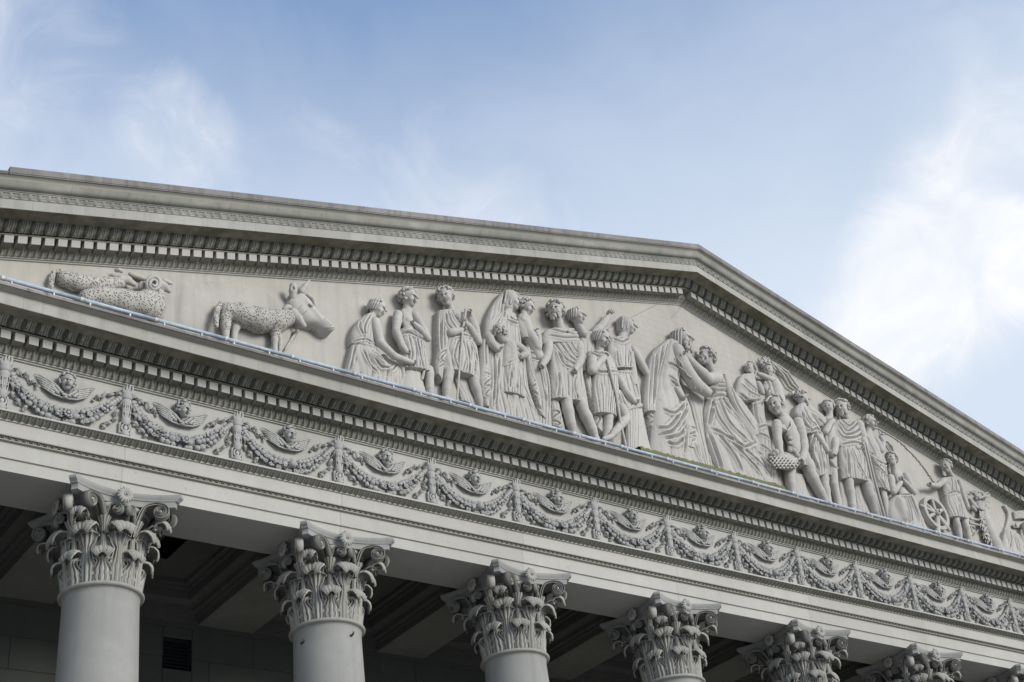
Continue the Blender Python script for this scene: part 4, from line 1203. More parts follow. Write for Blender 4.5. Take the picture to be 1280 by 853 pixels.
    def rasterise(s, layer, items):
        h = s.cv.h
        allp = np.concatenate([np.concatenate([q[1][:, :2], q[2][:, :2]]) for q in items if q[0] == 'd'])
        u0, v0 = allp.min(0)-4*h; u1, v1 = allp.max(0)+4*h
        nu, nv = int((u1-u0)/h)+1, int((v1-v0)/h)+1
        H = np.full((nu, nv), -.05)
        for q in items:
            if q[0] != 'd': continue
            _, Lp, Rp, bulge, n, amp, edge, ph, top, wob = q
            len_ = np.linalg.norm(np.diff(Lp, axis=0), axis=1).sum()+.02; wid = np.linalg.norm(Lp-Rp, axis=1).max()
            nt_, ns = int(len_/h*2.2)+8, int(wid/h*2.2)+8
            A = smooth_curve(Lp, nt_); Bq = smooth_curve(Rp, nt_)
            t = np.linspace(0, 1, nt_)[:, None]; sv = np.linspace(0, 1, ns)[None, :]
            X = A[:, None, :]*(1-sv[..., None])+Bq[:, None, :]*sv[..., None]
            xs = np.abs(2*sv-1)
            prof = np.sqrt(np.clip(1-xs**2.6, 0, 1)) if edge > .1 else np.clip(1-xs**3, 0, 1)
            ww = X[..., 2]*(edge+(1-edge)*prof)+bulge*prof
            if n:
                sw = sv+wob/n*np.sin(t*4.1+ph*3+sv*5)
                f1 = np.abs(np.sin(PI*(n*sw+ph+.10*np.sin(9*t+ph*5))))**.55; f2 = np.abs(np.sin(PI*(1.63*n*sw+.3+ph+.35*t)))
                grow = top+(1-top)*t
                ww = ww+amp*grow*((f1-.6)*1.0+(f2-.6)*.55)
            # hem that waves in and out
            i = np.rint((X[..., 0]-u0)/h).astype(int).ravel(); j = np.rint((X[..., 1]-v0)/h).astype(int).ravel()
            ok = (i >= 0) & (i < nu) & (j >= 0) & (j < nv)
            np.maximum.at(H, (i[ok], j[ok]), ww.ravel()[ok])
        # strokes
        U, Vv = np.meshgrid(u0+h*np.arange(nu), v0+h*np.arange(nv), indexing='ij')
        for q in items:
            if q[0] == 'd': continue
            kind, P, sg, amp = q
            S = smooth_curve(P, max(8, int(np.linalg.norm(np.diff(P, axis=0), axis=1).sum()/h/1.5)))
            m = sg*4.5
            i0 = max(int((S[:, 0].min()-m-u0)/h), 0); i1 = min(int((S[:, 0].max()+m-u0)/h)+2, nu)
            j0 = max(int((S[:, 1].min()-m-v0)/h), 0); j1 = min(int((S[:, 1].max()+m-v0)/h)+2, nv)
            if i1 <= i0 or j1 <= j0: continue
            uu, vv = U[i0:i1, j0:j1], Vv[i0:i1, j0:j1]
            d2 = (uu[..., None]-S[:, 0])**2+(vv[..., None]-S[:, 1])**2
            k = d2.argmin(-1); d = np.sqrt(d2.min(-1)); tt = k/(len(S)-1)
            tap = np.clip(np.minimum(tt, 1-tt)*6+.25, 0, 1)
            if kind == 'c': dh = amp*tap*(-1.15*np.exp(-(d/sg)**2)+.75*np.exp(-((d-2.0*sg)/(1.1*sg))**2))
            else: dh = amp*np.clip(np.minimum(tt, 1-tt)*5+.45, 0, 1)*np.exp(-(d/sg)**2)
            sub = H[i0:i1, j0:j1]; sub += np.where(sub > 0, dh, 0)
        inside = H > 0
        H = np.where(inside, np.clip(H, .0005 if any(q[0] == 'd' and q[6] < .1 for q in items) else .006, .14), H)
        # soften the relief a little inside the cloth
        for _ in range(1):
            P_ = np.pad(H, 1, mode='edge'); M_ = np.pad(inside, 1, mode='edge')
            acc = np.zeros_like(H); cnt = np.zeros_like(H)
            for di in (0, 1, 2):
                for dj in (0, 1, 2):
                    m_ = M_[di:di+nu, dj:dj+nv]; wt = 7.0 if (di == 1 and dj == 1) else 1.0
                    acc += np.where(m_, P_[di:di+nu, dj:dj+nv], 0)*wt; cnt += m_*wt
            H = np.where(inside, acc/np.maximum(cnt, 1), H)
        s.cv.relief(layer, H, u0, v0)
    NAMES = {'body': 'body', 'hair': 'hair', 'robe': 'robe', 'cloak': 'cloak', 'staff': 'staff', 'fleece': 'fleece'}
    def build(s, base=None, mats=None, names=None):
        for l, it in s.H.items(): s.rasterise(l, it)
        layers = list(s.cv.L)
        cache_ = {}
        for l in layers:
            V, F = s.cv.build_layer(l)
            if len(F): cache_[l] = (relax(V, F, 1, .32), F)
        if not cache_: return None
        allv = np.concatenate([c[0] for c in cache_.values()])
        org = ((allv[:, 0].min()+allv[:, 0].max())/2, 0, allv[:, 1].min())
        mats = mats or {}; names = names or {}
        if len(cache_) == 1:
            l, (V, F) = next(iter(cache_.items()))
            o = mesh(s.name, uvw(V), F, mats.get(l, M['relief']), None, org)
            tag(o, s.label, s.cat, s.group, 'thing'); return o
        o = thing(s.name, org, s.label, s.cat, s.group)
        for l, (V, F) in cache_.items():
            mesh(names.get(l, s.NAMES.get(l, l)), uvw(V), F, mats.get(l, M['relief'] if l in ('body', 'hair', 'staff') else M['cloth']), o)
        return o

# --- 1 youth stooping at the far left of the crowd
f = Fig('A', 'carved_figure', 'stooping youth in belted tunic reaching an arm down, leftmost of the people')
f.head(248, 192, 66, 68, -22, hair='wavy', neck=(205, 262))
f.limb('body', [(200, 300, .03, 44), (170, 400, .03, 52), (190, 520, .025, 50)])
f.limb('body', [(232, 285, .050, 38), (268, 420, .066, 30), (360, 508, .072, 25), (478, 552, .066, 18)])
f.hand(492, 560, .064, 1, .5, 30, curl=.6)
f.drape('robe', [(165, 232, 235, 236), (108, 285, 222, 296), (80, 350, 236, 392), (78, 415, 250, 466)], .046, .018, 3, .004)
f.drape('robe', [(84, 418, 250, 466), (66, 480, 280, 535), (50, 550, 345, 612), (38, 625, 380, 700), (38, 720, 380, 760)], .040, .020, 5, .008)
f.drape('robe', [(262, 500, 345, 512), (285, 560, 385, 560), (320, 620, 425, 620), (340, 720, 440, 760)], .020, .016, 2, .004)
f.swell([(190, 500), (270, 570), (340, 625)], 42, .024)
f.creases([(84, 416), (160, 414), (206, 438), (252, 468)], [(205, 510), (240, 545), (262, 562)], [(140, 480), (180, 570), (240, 640)], [(205, 545), (260, 600), (310, 606)], [(122, 290), (118, 340), (150, 405)], [(186, 250), (150, 320), (148, 396)], [(300, 600), (345, 600), (380, 565)], [(95, 440), (75, 540), (62, 600)])
f.limb('robe', [(385, 560, .03, 10), (418, 590, .034, 12), (425, 640, .032, 12), (408, 700, .03, 12)])
f.build()
# --- 2 bare-chested youth
f = Fig('A', 'carved_figure', 'bare chested youth with one hand on his breast, standing behind the stooping youth')
f.flat, f.wt = .62, .040
f.head(458, 124, 68, 52, -14, roll=4, hair='curly', neck=(448, 222))
f.limb('body', [(440, 232, .034, 46), (455, 300, .040, 46), (470, 370, .036, 42), (520, 560, .03, 50)])
f.limb('body', [(385, 232, .036, 32), (372, 340, .044, 27), (412, 440, .052, 22), (445, 482, .054, 17)])
f.limb('body', [(500, 240, .040, 30), (548, 320, .048, 24), (585, 392, .052, 24)]); f.limb('body', [(585, 392, .054, 22), (540, 335, .062, 20), (492, 292, .064, 16)])
f.hand(480, 286, .062, -1, -.2, 26); f.hand(455, 488, .056, 1, .25, 26)
f.blob('body', 462, 270, .058, 24, 20, 14)
f.limb('body', [(592, 600, .026, 32), (596, 680, .026, 30), (602, 800, .022, 22)])
f.drape('robe', [(405, 325, 500, 345), (402, 365, 560, 398), (425, 470, 585, 500), (420, 580, 612, 612)], .046, .014, 7, .009)
f.drape('robe', [(445, 555, 540, 590), (430, 620, 552, 650), (405, 700, 585, 760), (400, 760, 590, 800)], .030, .010, 0, 0)
f.swell([(408, 350), (460, 352), (500, 370), (558, 400)], 12, .010)
f.creases([(406, 340), (470, 342), (515, 372), (560, 392)], [(408, 365), (460, 372), (510, 398), (556, 412)], [(450, 400), (470, 500), (462, 560)], [(500, 400), (520, 500), (540, 590)], [(545, 420), (575, 520), (590, 600)])
f.limb('robe', [(548, 560, .05, 9), (562, 600, .045, 10), (548, 660, .036, 10)])
f.build()
# --- 3 shepherd boy with crook
f = Fig('A', 'carved_figure', 'curly haired shepherd in short tunic gripping a hooked staff with both hands')
f.head(703, 118, 68, -14, -10, roll=10, hair='curly', neck=(745, 222))
f.limb('body', [(750, 240, .034, 50), (790, 330, .034, 60), (800, 420, .03, 60), (800, 560, .03, 55)])
f.limb('body', [(735, 352, .058, 27), (782, 345, .068, 22), (820, 335, .074, 17)]); f.hand(822, 336, .076, 1, 0, 28, curl=1.1)
f.limb('body', [(855, 240, .038, 40), (898, 330, .046, 34), (922, 412, .052, 26)]); f.limb('body', [(918, 408, .054, 26), (868, 320, .068, 22), (832, 284, .074, 16)]); f.hand(828, 278, .076, -.5, -.7, 27, curl=1.1)
f.limb('body', [(725, 590, .034, 36), (722, 640, .036, 34), (712, 700, .030, 31), (708, 800, .026, 24), (700, 840, .03, 26)])
f.limb('body', [(885, 640, .034, 36), (898, 700, .036, 33), (920, 770, .030, 30), (940, 850, .026, 22)])
f.drape('robe', [(665, 205, 815, 205), (655, 270, 868, 270), (690, 330, 880, 360), (722, 392, 900, 420)], .048, .016, 2, .003)
f.drape('robe', [(722, 388, 895, 395), (700, 460, 922, 460), (690, 530, 935, 560), (685, 592, 940, 668)], .046, .022, 6, .010)
f.drape('cloak', [(652, 205, 718, 212), (646, 330, 728, 340), (648, 470, 715, 472), (636, 555, 695, 585), (640, 620, 680, 680)], .040, .012, 3, .006)
f.drape('cloak', [(760, 640, 870, 660), (790, 720, 890, 780), (810, 800, 940, 860)], .014, .006, 4, .005)
f.creases([(728, 215), (770, 290), (840, 350), (895, 412)], [(705, 225), (725, 290), (755, 335)], [(745, 232), (800, 300), (860, 352)], [(690, 240), (700, 300), (735, 345)], [(728, 392), (800, 382), (880, 398)], [(770, 420), (745, 520), (765, 610)], [(860, 430), (900, 540), (905, 640)], [(820, 430), (840, 540), (838, 640)])
f.creases([(650, 500), (705, 478), (662, 535), (692, 560), (648, 590)], [(690, 230), (685, 350), (690, 460)], [(665, 240), (664, 400), (668, 480)], layer='cloak')
f.limb('cloak', [(640, 590, .012, 6), (650, 630, .012, 6), (672, 670, .012, 6)])
f.limb('staff', [(876, 236, .082, 8), (884, 205, .082, 10), (862, 188, .082, 10), (838, 200, .082, 10), (832, 245, .082, 9), (818, 330, .080, 8), (800, 540, .074, 8), (780, 800, .060, 8), (778, 830, .05, 8)], .002)
f.build()
# --- 4 veiled mother
f = Fig('W', 'carved_figure', 'tall veiled woman in long robe holding a small child against her skirt')
f.head(232, 128, 60, 78, -8, hair='veil', neck=(200, 220))
f.limb('body', [(180, 240, .034, 50), (180, 400, .03, 60), (220, 600, .025, 60)])
f.drape('robe', [(168, 80, 212, 72, .05), (132, 135, 196, 150, .05), (105, 185, 188, 225, .048), (80, 260, 150, 275, .045), (62, 340, 110, 345, .04)], .05, .010, 4, .007)
f.drape('robe', [(150, 190, 262, 205), (110, 250, 282, 270), (75, 340, 300, 380), (70, 500, 325, 500), (75, 640, 345, 640), (95, 760, 400, 800), (95, 850, 430, 880)], .040, .016, 8, .008)
f.drape('cloak', [(75, 270, 112, 280), (55, 380, 100, 380), (52, 480, 108, 500), (50, 580, 118, 600), (55, 660, 112, 680), (75, 745, 104, 760)], .050, .010, 2, .006)
f.creases([(60, 560), (112, 580), (62, 632), (108, 642), (66, 690), (102, 706)], [(80, 300), (70, 420), (72, 520)], layer='cloak')
f.creases([(122, 430), (126, 600), (122, 750)], [(152, 470), (142, 600), (136, 740)], [(200, 245), (230, 262), (262, 262)], [(212, 225), (240, 245), (270, 240)], [(290, 400), (320, 520), (345, 640)], [(195, 120), (188, 160), (180, 230)], [(180, 95), (168, 150), (160, 210)], [(95, 240), (75, 330), (66, 440)], [(270, 220), (285, 300), (300, 380)], [(310, 640), (350, 740), (400, 800)])
f.limb('robe', [(100, 270, .045, 34), (95, 340, .058, 32), (118, 380, .066, 28)])
f.limb('body', [(112, 372, .066, 26), (150, 415, .076, 19)]); f.hand(155, 420, .080, .75, .65, 32, curl=.15)
f.limb('body', [(128, 318, .068, 18), (112, 312, .074, 16)]); f.hand(118, 310, .078, -1, -.1, 30, curl=.1)
f.build()
# --- 5 child from behind
f = Fig('W', 'carved_figure', 'curly haired child seen from behind in short tunic, hugged by the veiled woman')
f.head(168, 322, 50, 160, -5, hair='curly', w=.072, neck=(220, 390))
f.limb('body', [(232, 400, .055, 36), (235, 480, .05, 40), (240, 600, .05, 36), (245, 700, .042, 32), (235, 760, .036, 27), (230, 850, .03, 24)])
f.limb('body', [(296, 690, .038, 26), (300, 750, .034, 24), (290, 850, .03, 20)])
f.limb('body', [(262, 388, .066, 22), (300, 412, .070, 22), (318, 442, .072, 22), (286, 456, .074, 16)]); f.hand(284, 455, .074, -1, -.2, 18)
f.drape('robe', [(195, 372, 282, 368), (186, 425, 290, 430), (186, 505, 288, 502)], .066, .012, 2, .004)
f.drape('robe', [(190, 508, 286, 505), (186, 580, 305, 585), (180, 660, 322, 700)], .062, .016, 7, .010)
f.creases([(188, 508), (235, 500), (286, 508)], [(215, 520), (205, 600), (200, 655)], [(262, 520), (275, 600), (288, 680)], [(200, 390), (225, 430), (270, 440)], [(235, 520), (238, 600), (238, 670)])
f.limb('staff', [(216, 680, .06, 5), (205, 750, .055, 5), (194, 840, .05, 5)])
f.build()
# --- 6 man behind the woman
f = Fig('W', 'carved_figure', 'man with tousled hair bending behind the veiled woman, forearm raised before his chest')
f.head(322, 165, 54, 62, -22, hair='curly', w=.036, neck=(300, 240))
f.limb('body', [(310, 260, .024, 40), (340, 340, .028, 40), (390, 460, .024, 40)])
f.limb('body', [(352, 330, .044, 30), (388, 402, .050, 24)]); f.limb('body', [(392, 402, .052, 22), (395, 345, .058, 19), (382, 305, .058, 15)]); f.hand(380, 300, .056, -.3, -.9, 22, curl=.9)
f.drape('robe', [(275, 205, 345, 215), (275, 270, 372, 300), (300, 340, 378, 368)], .036, .014, 3, .005)
f.drape('robe', [(325, 385, 415, 405), (330, 480, 440, 500), (345, 600, 466, 620), (380, 720, 470, 800), (380, 880, 475, 880)], .026, .012, 4, .008)
f.drape('cloak', [(318, 400, 345, 405), (325, 500, 360, 510), (345, 600, 385, 620), (372, 680, 405, 740), (400, 790, 440, 830)], .040, .008, 1, .004)
f.creases([(340, 470), (362, 560), (385, 610), (352, 640), (395, 700), (380, 730), (420, 790)], layer='cloak')
f.creases([(345, 425), (380, 440), (415, 425)], [(350, 460), (390, 470), (425, 460)], [(400, 520), (420, 620), (440, 720)], [(300, 230), (330, 300), (360, 345)], [(440, 520), (455, 640), (462, 780)])
f.build()
# --- 7 bearded man in short tunic
f = Fig('M', 'carved_figure', 'bearded man with shoulder cape and short tunic, standing squarely with bare legs')
f.head(104, 84, 57, -12, -10, roll=-4, hair='curly', beard=True, w=.056, neck=(130, 185))
f.limb('body', [(140, 215, .036, 50), (160, 330, .036, 60), (175, 450, .032, 60)])
f.limb('body', [(66, 258, .042, 26), (58, 325, .052, 22), (30, 375, .056, 16)]); f.hand(24, 382, .056, -.6, .6, 24, curl=.5)
f.limb('body', [(228, 262, .048, 27), (236, 345, .062, 24), (205, 400, .070, 17)]); f.hand(198, 408, .072, -.9, .35, 28, curl=.3)
f.limb('body', [(158, 545, .036, 30), (166, 590, .040, 30), (178, 650, .034, 29), (200, 740, .028, 19), (205, 775, .034, 20)])
f.limb('body', [(236, 570, .038, 32), (256, 620, .042, 30), (284, 680, .036, 30), (318, 760, .030, 19), (326, 790, .034, 20)])
f.drape('robe', [(85, 240, 240, 240), (82, 330, 246, 330), (88, 450, 262, 450), (92, 540, 285, 578)], .048, .020, 6, .007)
f.drape('cloak', [(62, 175, 222, 180), (46, 208, 238, 212), (46, 248, 250, 255)], .062, .012, 0, 0)
f.drape('cloak', [(68, 250, 92, 250), (70, 450, 100, 450), (84, 600, 132, 610), (88, 690, 160, 730)], .022, .008, 3, .006)
f.drape('cloak', [(245, 260, 262, 262), (255, 380, 285, 400), (270, 480, 305, 500), (300, 600, 355, 640), (320, 700, 358, 740)], .022, .008, 3, .008)
f.creases([(60, 190), (140, 212), (218, 188)], [(52, 222), (140, 240), (240, 228)], [(90, 605), (128, 618), (92, 650), (132, 676), (98, 690)], [(275, 500), (300, 560), (290, 590)], [(310, 620), (345, 650), (325, 690)], layer='cloak')
f.creases([(92, 262), (140, 345), (200, 384)], [(112, 256), (160, 330), (212, 372)], [(138, 256), (180, 320), (220, 352)], [(168, 256), (200, 305), (232, 320)], [(100, 290), (130, 370), (180, 400)], [(196, 440), (190, 500), (205, 560)], [(225, 250), (222, 320), (232, 400)], [(110, 420), (112, 480), (108, 540)])
f.blob('cloak', 186, 192, .076, 26, 11, 9)
f.build()
# --- 8 man with raised arm
f = Fig('M', 'carved_figure', 'man in profile behind the crowd throwing one open hand up above the heads')
f.head(216, 112, 50, 66, -4, hair='wavy', w=.038, neck=(250, 200))
f.limb('body', [(262, 215, .024, 40), (285, 280, .02, 44)])
f.limb('body', [(312, 205, .026, 28), (350, 160, .030, 23), (384, 112, .032, 16)]); f.hand(384, 104, .032, -.12, -1, 30, curl=.05, out=.1, spread=.9)
f.drape('robe', [(235, 195, 330, 190), (240, 250, 330, 240), (240, 400, 320, 400)], .026, .010, 4, .006)
f.build()
# --- 9 boy with folded arm and staff
f = Fig('M', 'carved_figure', 'long haired boy in pleated tunic with crossed bare foot, leaning on the block')
f.head(348, 232, 50, 58, -22, roll=-4, hair='wavy', w=.062, neck=(338, 308))
f.limb('body', [(345, 330, .045, 44), (375, 420, .042, 48), (380, 540, .04, 48)])
f.limb('body', [(300, 340, .058, 28), (296, 398, .066, 24)]); f.limb('body', [(300, 398, .068, 22), (340, 352, .076, 19), (368, 325, .078, 16)]); f.hand(370, 322, .08, .8, -.5, 22, curl=.6)
f.limb('body', [(440, 440, .052, 21), (480, 512, .056, 19), (530, 570, .060, 14)]); f.hand(532, 572, .062, .9, .3, 24, curl=.3)
f.limb('body', [(384, 620, .040, 27), (384, 690, .038, 25), (372, 760, .03, 18), (370, 800, .03, 18)])
f.limb('body', [(455, 600, .044, 30), (478, 655, .050, 25), (430, 715, .054, 21), (398, 752, .056, 14), (362, 764, .058, 12)])
f.drape('robe', [(282, 292, 395, 305), (285, 345, 430, 365), (312, 408, 445, 405)], .058, .016, 2, .004)
f.drape('robe', [(316, 412, 446, 412), (310, 500, 446, 510), (318, 620, 436, 644)], .054, .018, 9, .011)
f.drape('robe', [(420, 520, 450, 500), (440, 600, 500, 590), (470, 650, 500, 665)], .046, .012, 3, .006)
f.creases([(314, 412), (350, 420), (446, 412)], [(285, 300), (310, 320), (345, 318)], [(282, 320), (300, 335), (330, 335)], [(385, 320), (400, 350), (432, 372)], [(440, 520), (460, 580), (490, 640)])
f.limb('staff', [(378, 335, .086, 6), (400, 420, .084, 7), (430, 540, .078, 7), (452, 680, .070, 7), (478, 800, .06, 7)], .002)
f.build()
# --- 10 veiled woman in profile
f = Fig('M', 'carved_figure', 'hooded woman in profile looking right, standing above the upright stone block')
f.head(484, 164, 50, 84, -6, hair='veil', w=.044, neck=(455, 230))
f.limb('body', [(455, 250, .03, 44), (480, 350, .03, 48), (500, 560, .024, 44)])
f.limb('body', [(515, 285, .036, 22), (560, 360, .042, 21), (592, 418, .040, 17)])
f.drape('robe', [(402, 222, 505, 225), (388, 290, 520, 290), (420, 385, 522, 390)], .040, .014, 4, .006)
f.drape('robe', [(430, 400, 528, 410), (440, 500, 556, 500), (470, 580, 562, 575), (480, 700, 560, 700), (480, 820, 560, 820)], .034, .014, 7, .009)
f.drape('cloak', [(500, 300, 520, 300), (505, 400, 540, 400), (510, 480, 548, 470)], .046, .008, 2, .006)
f.creases([(408, 232), (450, 252), (500, 226)], [(432, 392), (480, 400), (524, 396)], [(440, 130), (430, 175), (432, 212)], [(465, 118), (452, 170), (450, 214)], [(490, 290), (500, 340), (495, 385)], [(500, 410), (530, 480), (548, 550)], [(425, 300), (430, 350), (440, 385)])
f.build()
# --- stone block
f = Fig('M', 'stone_block', 'tall narrow stone block leaning between the boy and the old man', 'stone block', None)
f.drape('robe', [(500, 600, 566, 582), (506, 660, 580, 660), (520, 740, 596, 740), (532, 815, 615, 810), (535, 850, 625, 850)], .048, .0, 0, 0, edge=.9)
f.drape('robe', [(494, 592, 570, 574), (496, 604, 574, 586)], .058, .0, 0, 0, edge=.95)
f.limb('robe', [(512, 590, .05, 9), (556, 578, .05, 9)])
f.build()
# --- 11 old man
f = Fig('J', 'carved_figure', 'old man with long beard and sweeping mantle, embracing the younger man')
f.head(252, 104, 58, 66, -8, hair='long', beard='long', w=.060, neck=(210, 150))
f.limb('body', [(205, 170, .036, 50), (190, 350, .036, 66), (220, 560, .03, 66)])
f.drape('robe', [(178, 105, 236, 125), (155, 200, 250, 215), (128, 320, 246, 335), (116, 430, 300, 440), (108, 540, 340, 580), (100, 640, 372, 720), (95, 700, 430, 800)], .054, .026, 4, .006)
f.drape('cloak', [(170, 104, 214, 102), (108, 160, 180, 160), (80, 260, 140, 262), (66, 380, 128, 384), (66, 466, 122, 468)], .052, .016, 5, .008)
f.drape('cloak', [(76, 468, 112, 470), (86, 530, 116, 540), (100, 570, 122, 600)], .034, .008, 1, .004)
f.drape('cloak', [(268, 440, 300, 450), (264, 540, 330, 560), (262, 600, 330, 620), (262, 636, 326, 660)], .074, .010, 2, .006)
f.limb('robe', [(226, 160, .062, 40), (262, 245, .078, 40), (320, 325, .086, 36), (380, 368, .086, 27)], .01)
for (a, b) in (((232, 150), (262, 215)), ((222, 185), (268, 262)), ((236, 236), (292, 292)), ((262, 268), (318, 318)), ((286, 250), (322, 352)), ((318, 300), (352, 366)), ((345, 318), (372, 372))):
    mx, my = (a[0]+b[0])/2+5, (a[1]+b[1])/2-3
    f.limb('robe', [(a[0], a[1], .092, 3), (mx, my, .110, 5.5), (b[0], b[1], .096, 3)], .004)
f.limb('body', [(380, 366, .086, 18), (400, 374, .088, 17)]); f.hand(398, 372, .09, 1, .35, 32, curl=.25)
f.limb('body', [(228, 355, .080, 18), (258, 398, .086, 15)]); f.hand(256, 396, .088, .7, .8, 28, curl=.3)
f.creases([(162, 236), (205, 258), (246, 306)], [(165, 300), (205, 336), (240, 380), (262, 425)], [(178, 330), (214, 366), (232, 400)], [(120, 596), (180, 582), (240, 500), (262, 440)], [(140, 470), (195, 490), (250, 440)], [(118, 560), (165, 560), (215, 500)], [(150, 620), (220, 600), (262, 540)], [(278, 460), (256, 560), (244, 690)], [(340, 560), (345, 640), (352, 720)], [(160, 640), (200, 650), (240, 620)], [(300, 640), (320, 700), (350, 760)], sig=6.5, amp=.011)
f.creases([(264, 560), (326, 578), (268, 600), (328, 618), (275, 632)], [(110, 180), (98, 300), (90, 440)], [(140, 150), (118, 280), (108, 440)], [(165, 140), (140, 260), (122, 370)], [(80, 480), (112, 510), (84, 530), (116, 560)], layer='cloak', amp=.009)
f.build()
# --- 12 younger man embracing
f = Fig('J', 'carved_figure', 'younger bearded man in flowing skirts leaning left to embrace the old man')
f.head(376, 190, 52, -48, 8, roll=-6, hair='curly', beard=True, w=.056, neck=(405, 268))
f.limb('body', [(425, 310, .036, 44), (432, 370, .036, 44), (470, 500, .03, 56)])
f.limb('body', [(432, 298, .054, 34), (385, 300, .074, 29), (318, 232, .092, 22), (262, 172, .098, 15)]); f.hand(262, 172, .100, -.75, -.75, 30, curl=.1)
f.drape('robe', [(402, 262, 462, 272), (395, 330, 480, 330), (382, 400, 482, 400)], .052, .016, 3, .006)
f.drape('robe', [(384, 402, 482, 398), (372, 470, 530, 470), (380, 560, 590, 570), (395, 640, 650, 680), (430, 740, 700, 770), (470, 820, 740, 840)], .046, .026, 5, .006)
f.drape('robe', [(560, 600, 640, 590), (600, 680, 690, 670), (640, 740, 735, 750), (660, 830, 745, 840)], .030, .012, 4, .008)
f.drape('cloak', [(462, 275, 478, 285), (482, 360, 512, 350), (520, 440, 570, 420), (570, 540, 640, 520), (610, 600, 655, 570)], .034, .012, 1, .003)
f.creases([(384, 404), (430, 398), (482, 404)], [(396, 430), (430, 520), (520, 640), (545, 660)], [(425, 420), (480, 540), (590, 640)], [(440, 410), (470, 455), (524, 510)], [(455, 415), (520, 500), (622, 620)], [(392, 556), (440, 590), (500, 630), (550, 658), (626, 624)], [(386, 580), (420, 680), (448, 760)], [(430, 600), (500, 700), (540, 780)], [(490, 640), (580, 730), (640, 800)], [(545, 665), (640, 740), (700, 800)], [(600, 650), (680, 710), (715, 760)], [(400, 420), (392, 470), (384, 540)], sig=6.5, amp=.011)
f.creases([(395, 340), (440, 352), (480, 340)], [(400, 300), (430, 330), (470, 330)], [(395, 370), (440, 372), (478, 366)])
f.creases([(490, 300), (530, 420), (620, 560)], layer='cloak', amp=.006)
f.build()
# cloth hanging between the two
f = Fig('J', 'hanging_drapery', 'plain hanging cloth behind the two embracing men', 'drapery', None)
f.drape('robe', [(260, 330, 390, 395), (300, 430, 380, 440), (320, 520, 385, 560), (340, 640, 430, 700), (360, 730, 445, 780)], .018, .008, 5, .008)
f.build(mats={'robe': M['cloth']})
# --- 13 woman behind
f = Fig('H', 'carved_figure', 'small woman in short cape turning away behind the carrier of the basket')
f.head(160, 132, 38, -30, 12, hair='short', w=.040, neck=(165, 185))
f.limb('body', [(165, 210, .026, 40), (200, 330, .03, 36), (230, 480, .026, 44)])
f.drape('robe', [(118, 160, 185, 165), (98, 200, 205, 225), (94, 262, 214, 282), (125, 300, 218, 306)], .044, .012, 3, .006)
f.drape('robe', [(165, 300, 236, 300), (180, 370, 238, 380), (190, 440, 250, 450), (196, 520, 275, 545), (205, 600, 288, 650)], .034, .018, 3, .006)
f.limb('body', [(205, 215, .046, 17), (226, 262, .050, 14)])
f.creases([(105, 215), (150, 262), (215, 290)], [(120, 190), (160, 230), (210, 262)], [(195, 450), (240, 440), (270, 470)], [(200, 480), (245, 500), (280, 540)], [(210, 540), (250, 570), (285, 610)], [(98, 262), (150, 306), (215, 300)], [(180, 310), (190, 380), (200, 430)])
f.build()
# --- 14 woman with a load on her head
f = Fig('H', 'carved_figure', 'woman with a leafy load on her head and ribbons streaming behind her')
f.head(258, 146, 38, -8, -6, hair='curly', w=.040, neck=(275, 200))
f.limb('body', [(290, 230, .024, 40), (310, 320, .02, 40)])
f.limb('body', [(290, 200, .034, 16), (240, 175, .044, 14), (205, 160, .044, 11)])
f.drape('robe', [(240, 182, 315, 190), (238, 240, 335, 250), (290, 300, 350, 300), (330, 370, 352, 380)], .030, .014, 5, .008)
f.limb('robe', [(280, 105, .03, 6), (320, 135, .03, 7), (355, 165, .03, 8), (385, 215, .026, 7), (412, 240, .02, 6)]); f.limb('robe', [(262, 90, .03, 6), (310, 115, .03, 6), (360, 150, .03, 7), (398, 205, .026, 6), (418, 232, .02, 5)])
f.limb('robe', [(300, 125, .026, 5), (335, 165, .028, 7), (368, 225, .024, 6), (395, 245, .02, 5)])
rg = random.Random(5)
for i in range(16): f.blob('hair', 205+rg.random()*58, 72+rg.random()*34, .036+.02*rg.random(), 8, 8, 8, .001)
for i in range(6): f.limb('hair', [(232, 98, .044, 5), (205+i*12, 68+abs(i-2.5)*6, .046, 3.5)], .001)
f.creases([(250, 195), (262, 230), (255, 260)], [(285, 200), (300, 240), (315, 290)], [(310, 220), (330, 290), (340, 350)])
f.build(names={'hair': 'head_load'})
# --- 15 basket carrier
f = Fig('H', 'carved_figure', 'bare chested man with a headband bending over the fruit basket he carries')
f.flat, f.wt = .62, .040
f.head(290, 326, 58, -16, -16, roll=6, hair='short', w=.062, neck=(340, 398))
f.limb('body', [(350, 425, .040, 56), (380, 490, .042, 52), (396, 545, .040, 44), (425, 610, .036, 44)], .012)
f.blob('body', 330, 450, .058, 32, 24, 20, .010); f.blob('body', 380, 446, .058, 32, 24, 20, .010)
for yy in (505, 532, 558): f.blob('body', 372, yy, .056, 17, 12, 14, .004); f.blob('body', 400, yy-4, .055, 16, 12, 14, .004)
f.limb('body', [(302, 428, .052, 27), (306, 500, .062, 24), (318, 570, .076, 19), (322, 600, .08, 16)])
f.limb('body', [(415, 420, .046, 30), (444, 520, .054, 26), (446, 590, .066, 23), (424, 640, .078, 16)]); f.hand(424, 636, .080, -1, .1, 30, curl=.3)
f.limb('body', [(366, 640, .03, 34), (372, 720, .028, 31), (385, 800, .024, 22)])
f.limb('body', [(465, 640, .04, 36), (478, 690, .042, 34), (515, 760, .034, 30), (560, 840, .028, 20)])
f.drape('robe', [(395, 570, 470, 560), (400, 610, 490, 610), (420, 640, 496, 668)], .050, .016, 5, .008)
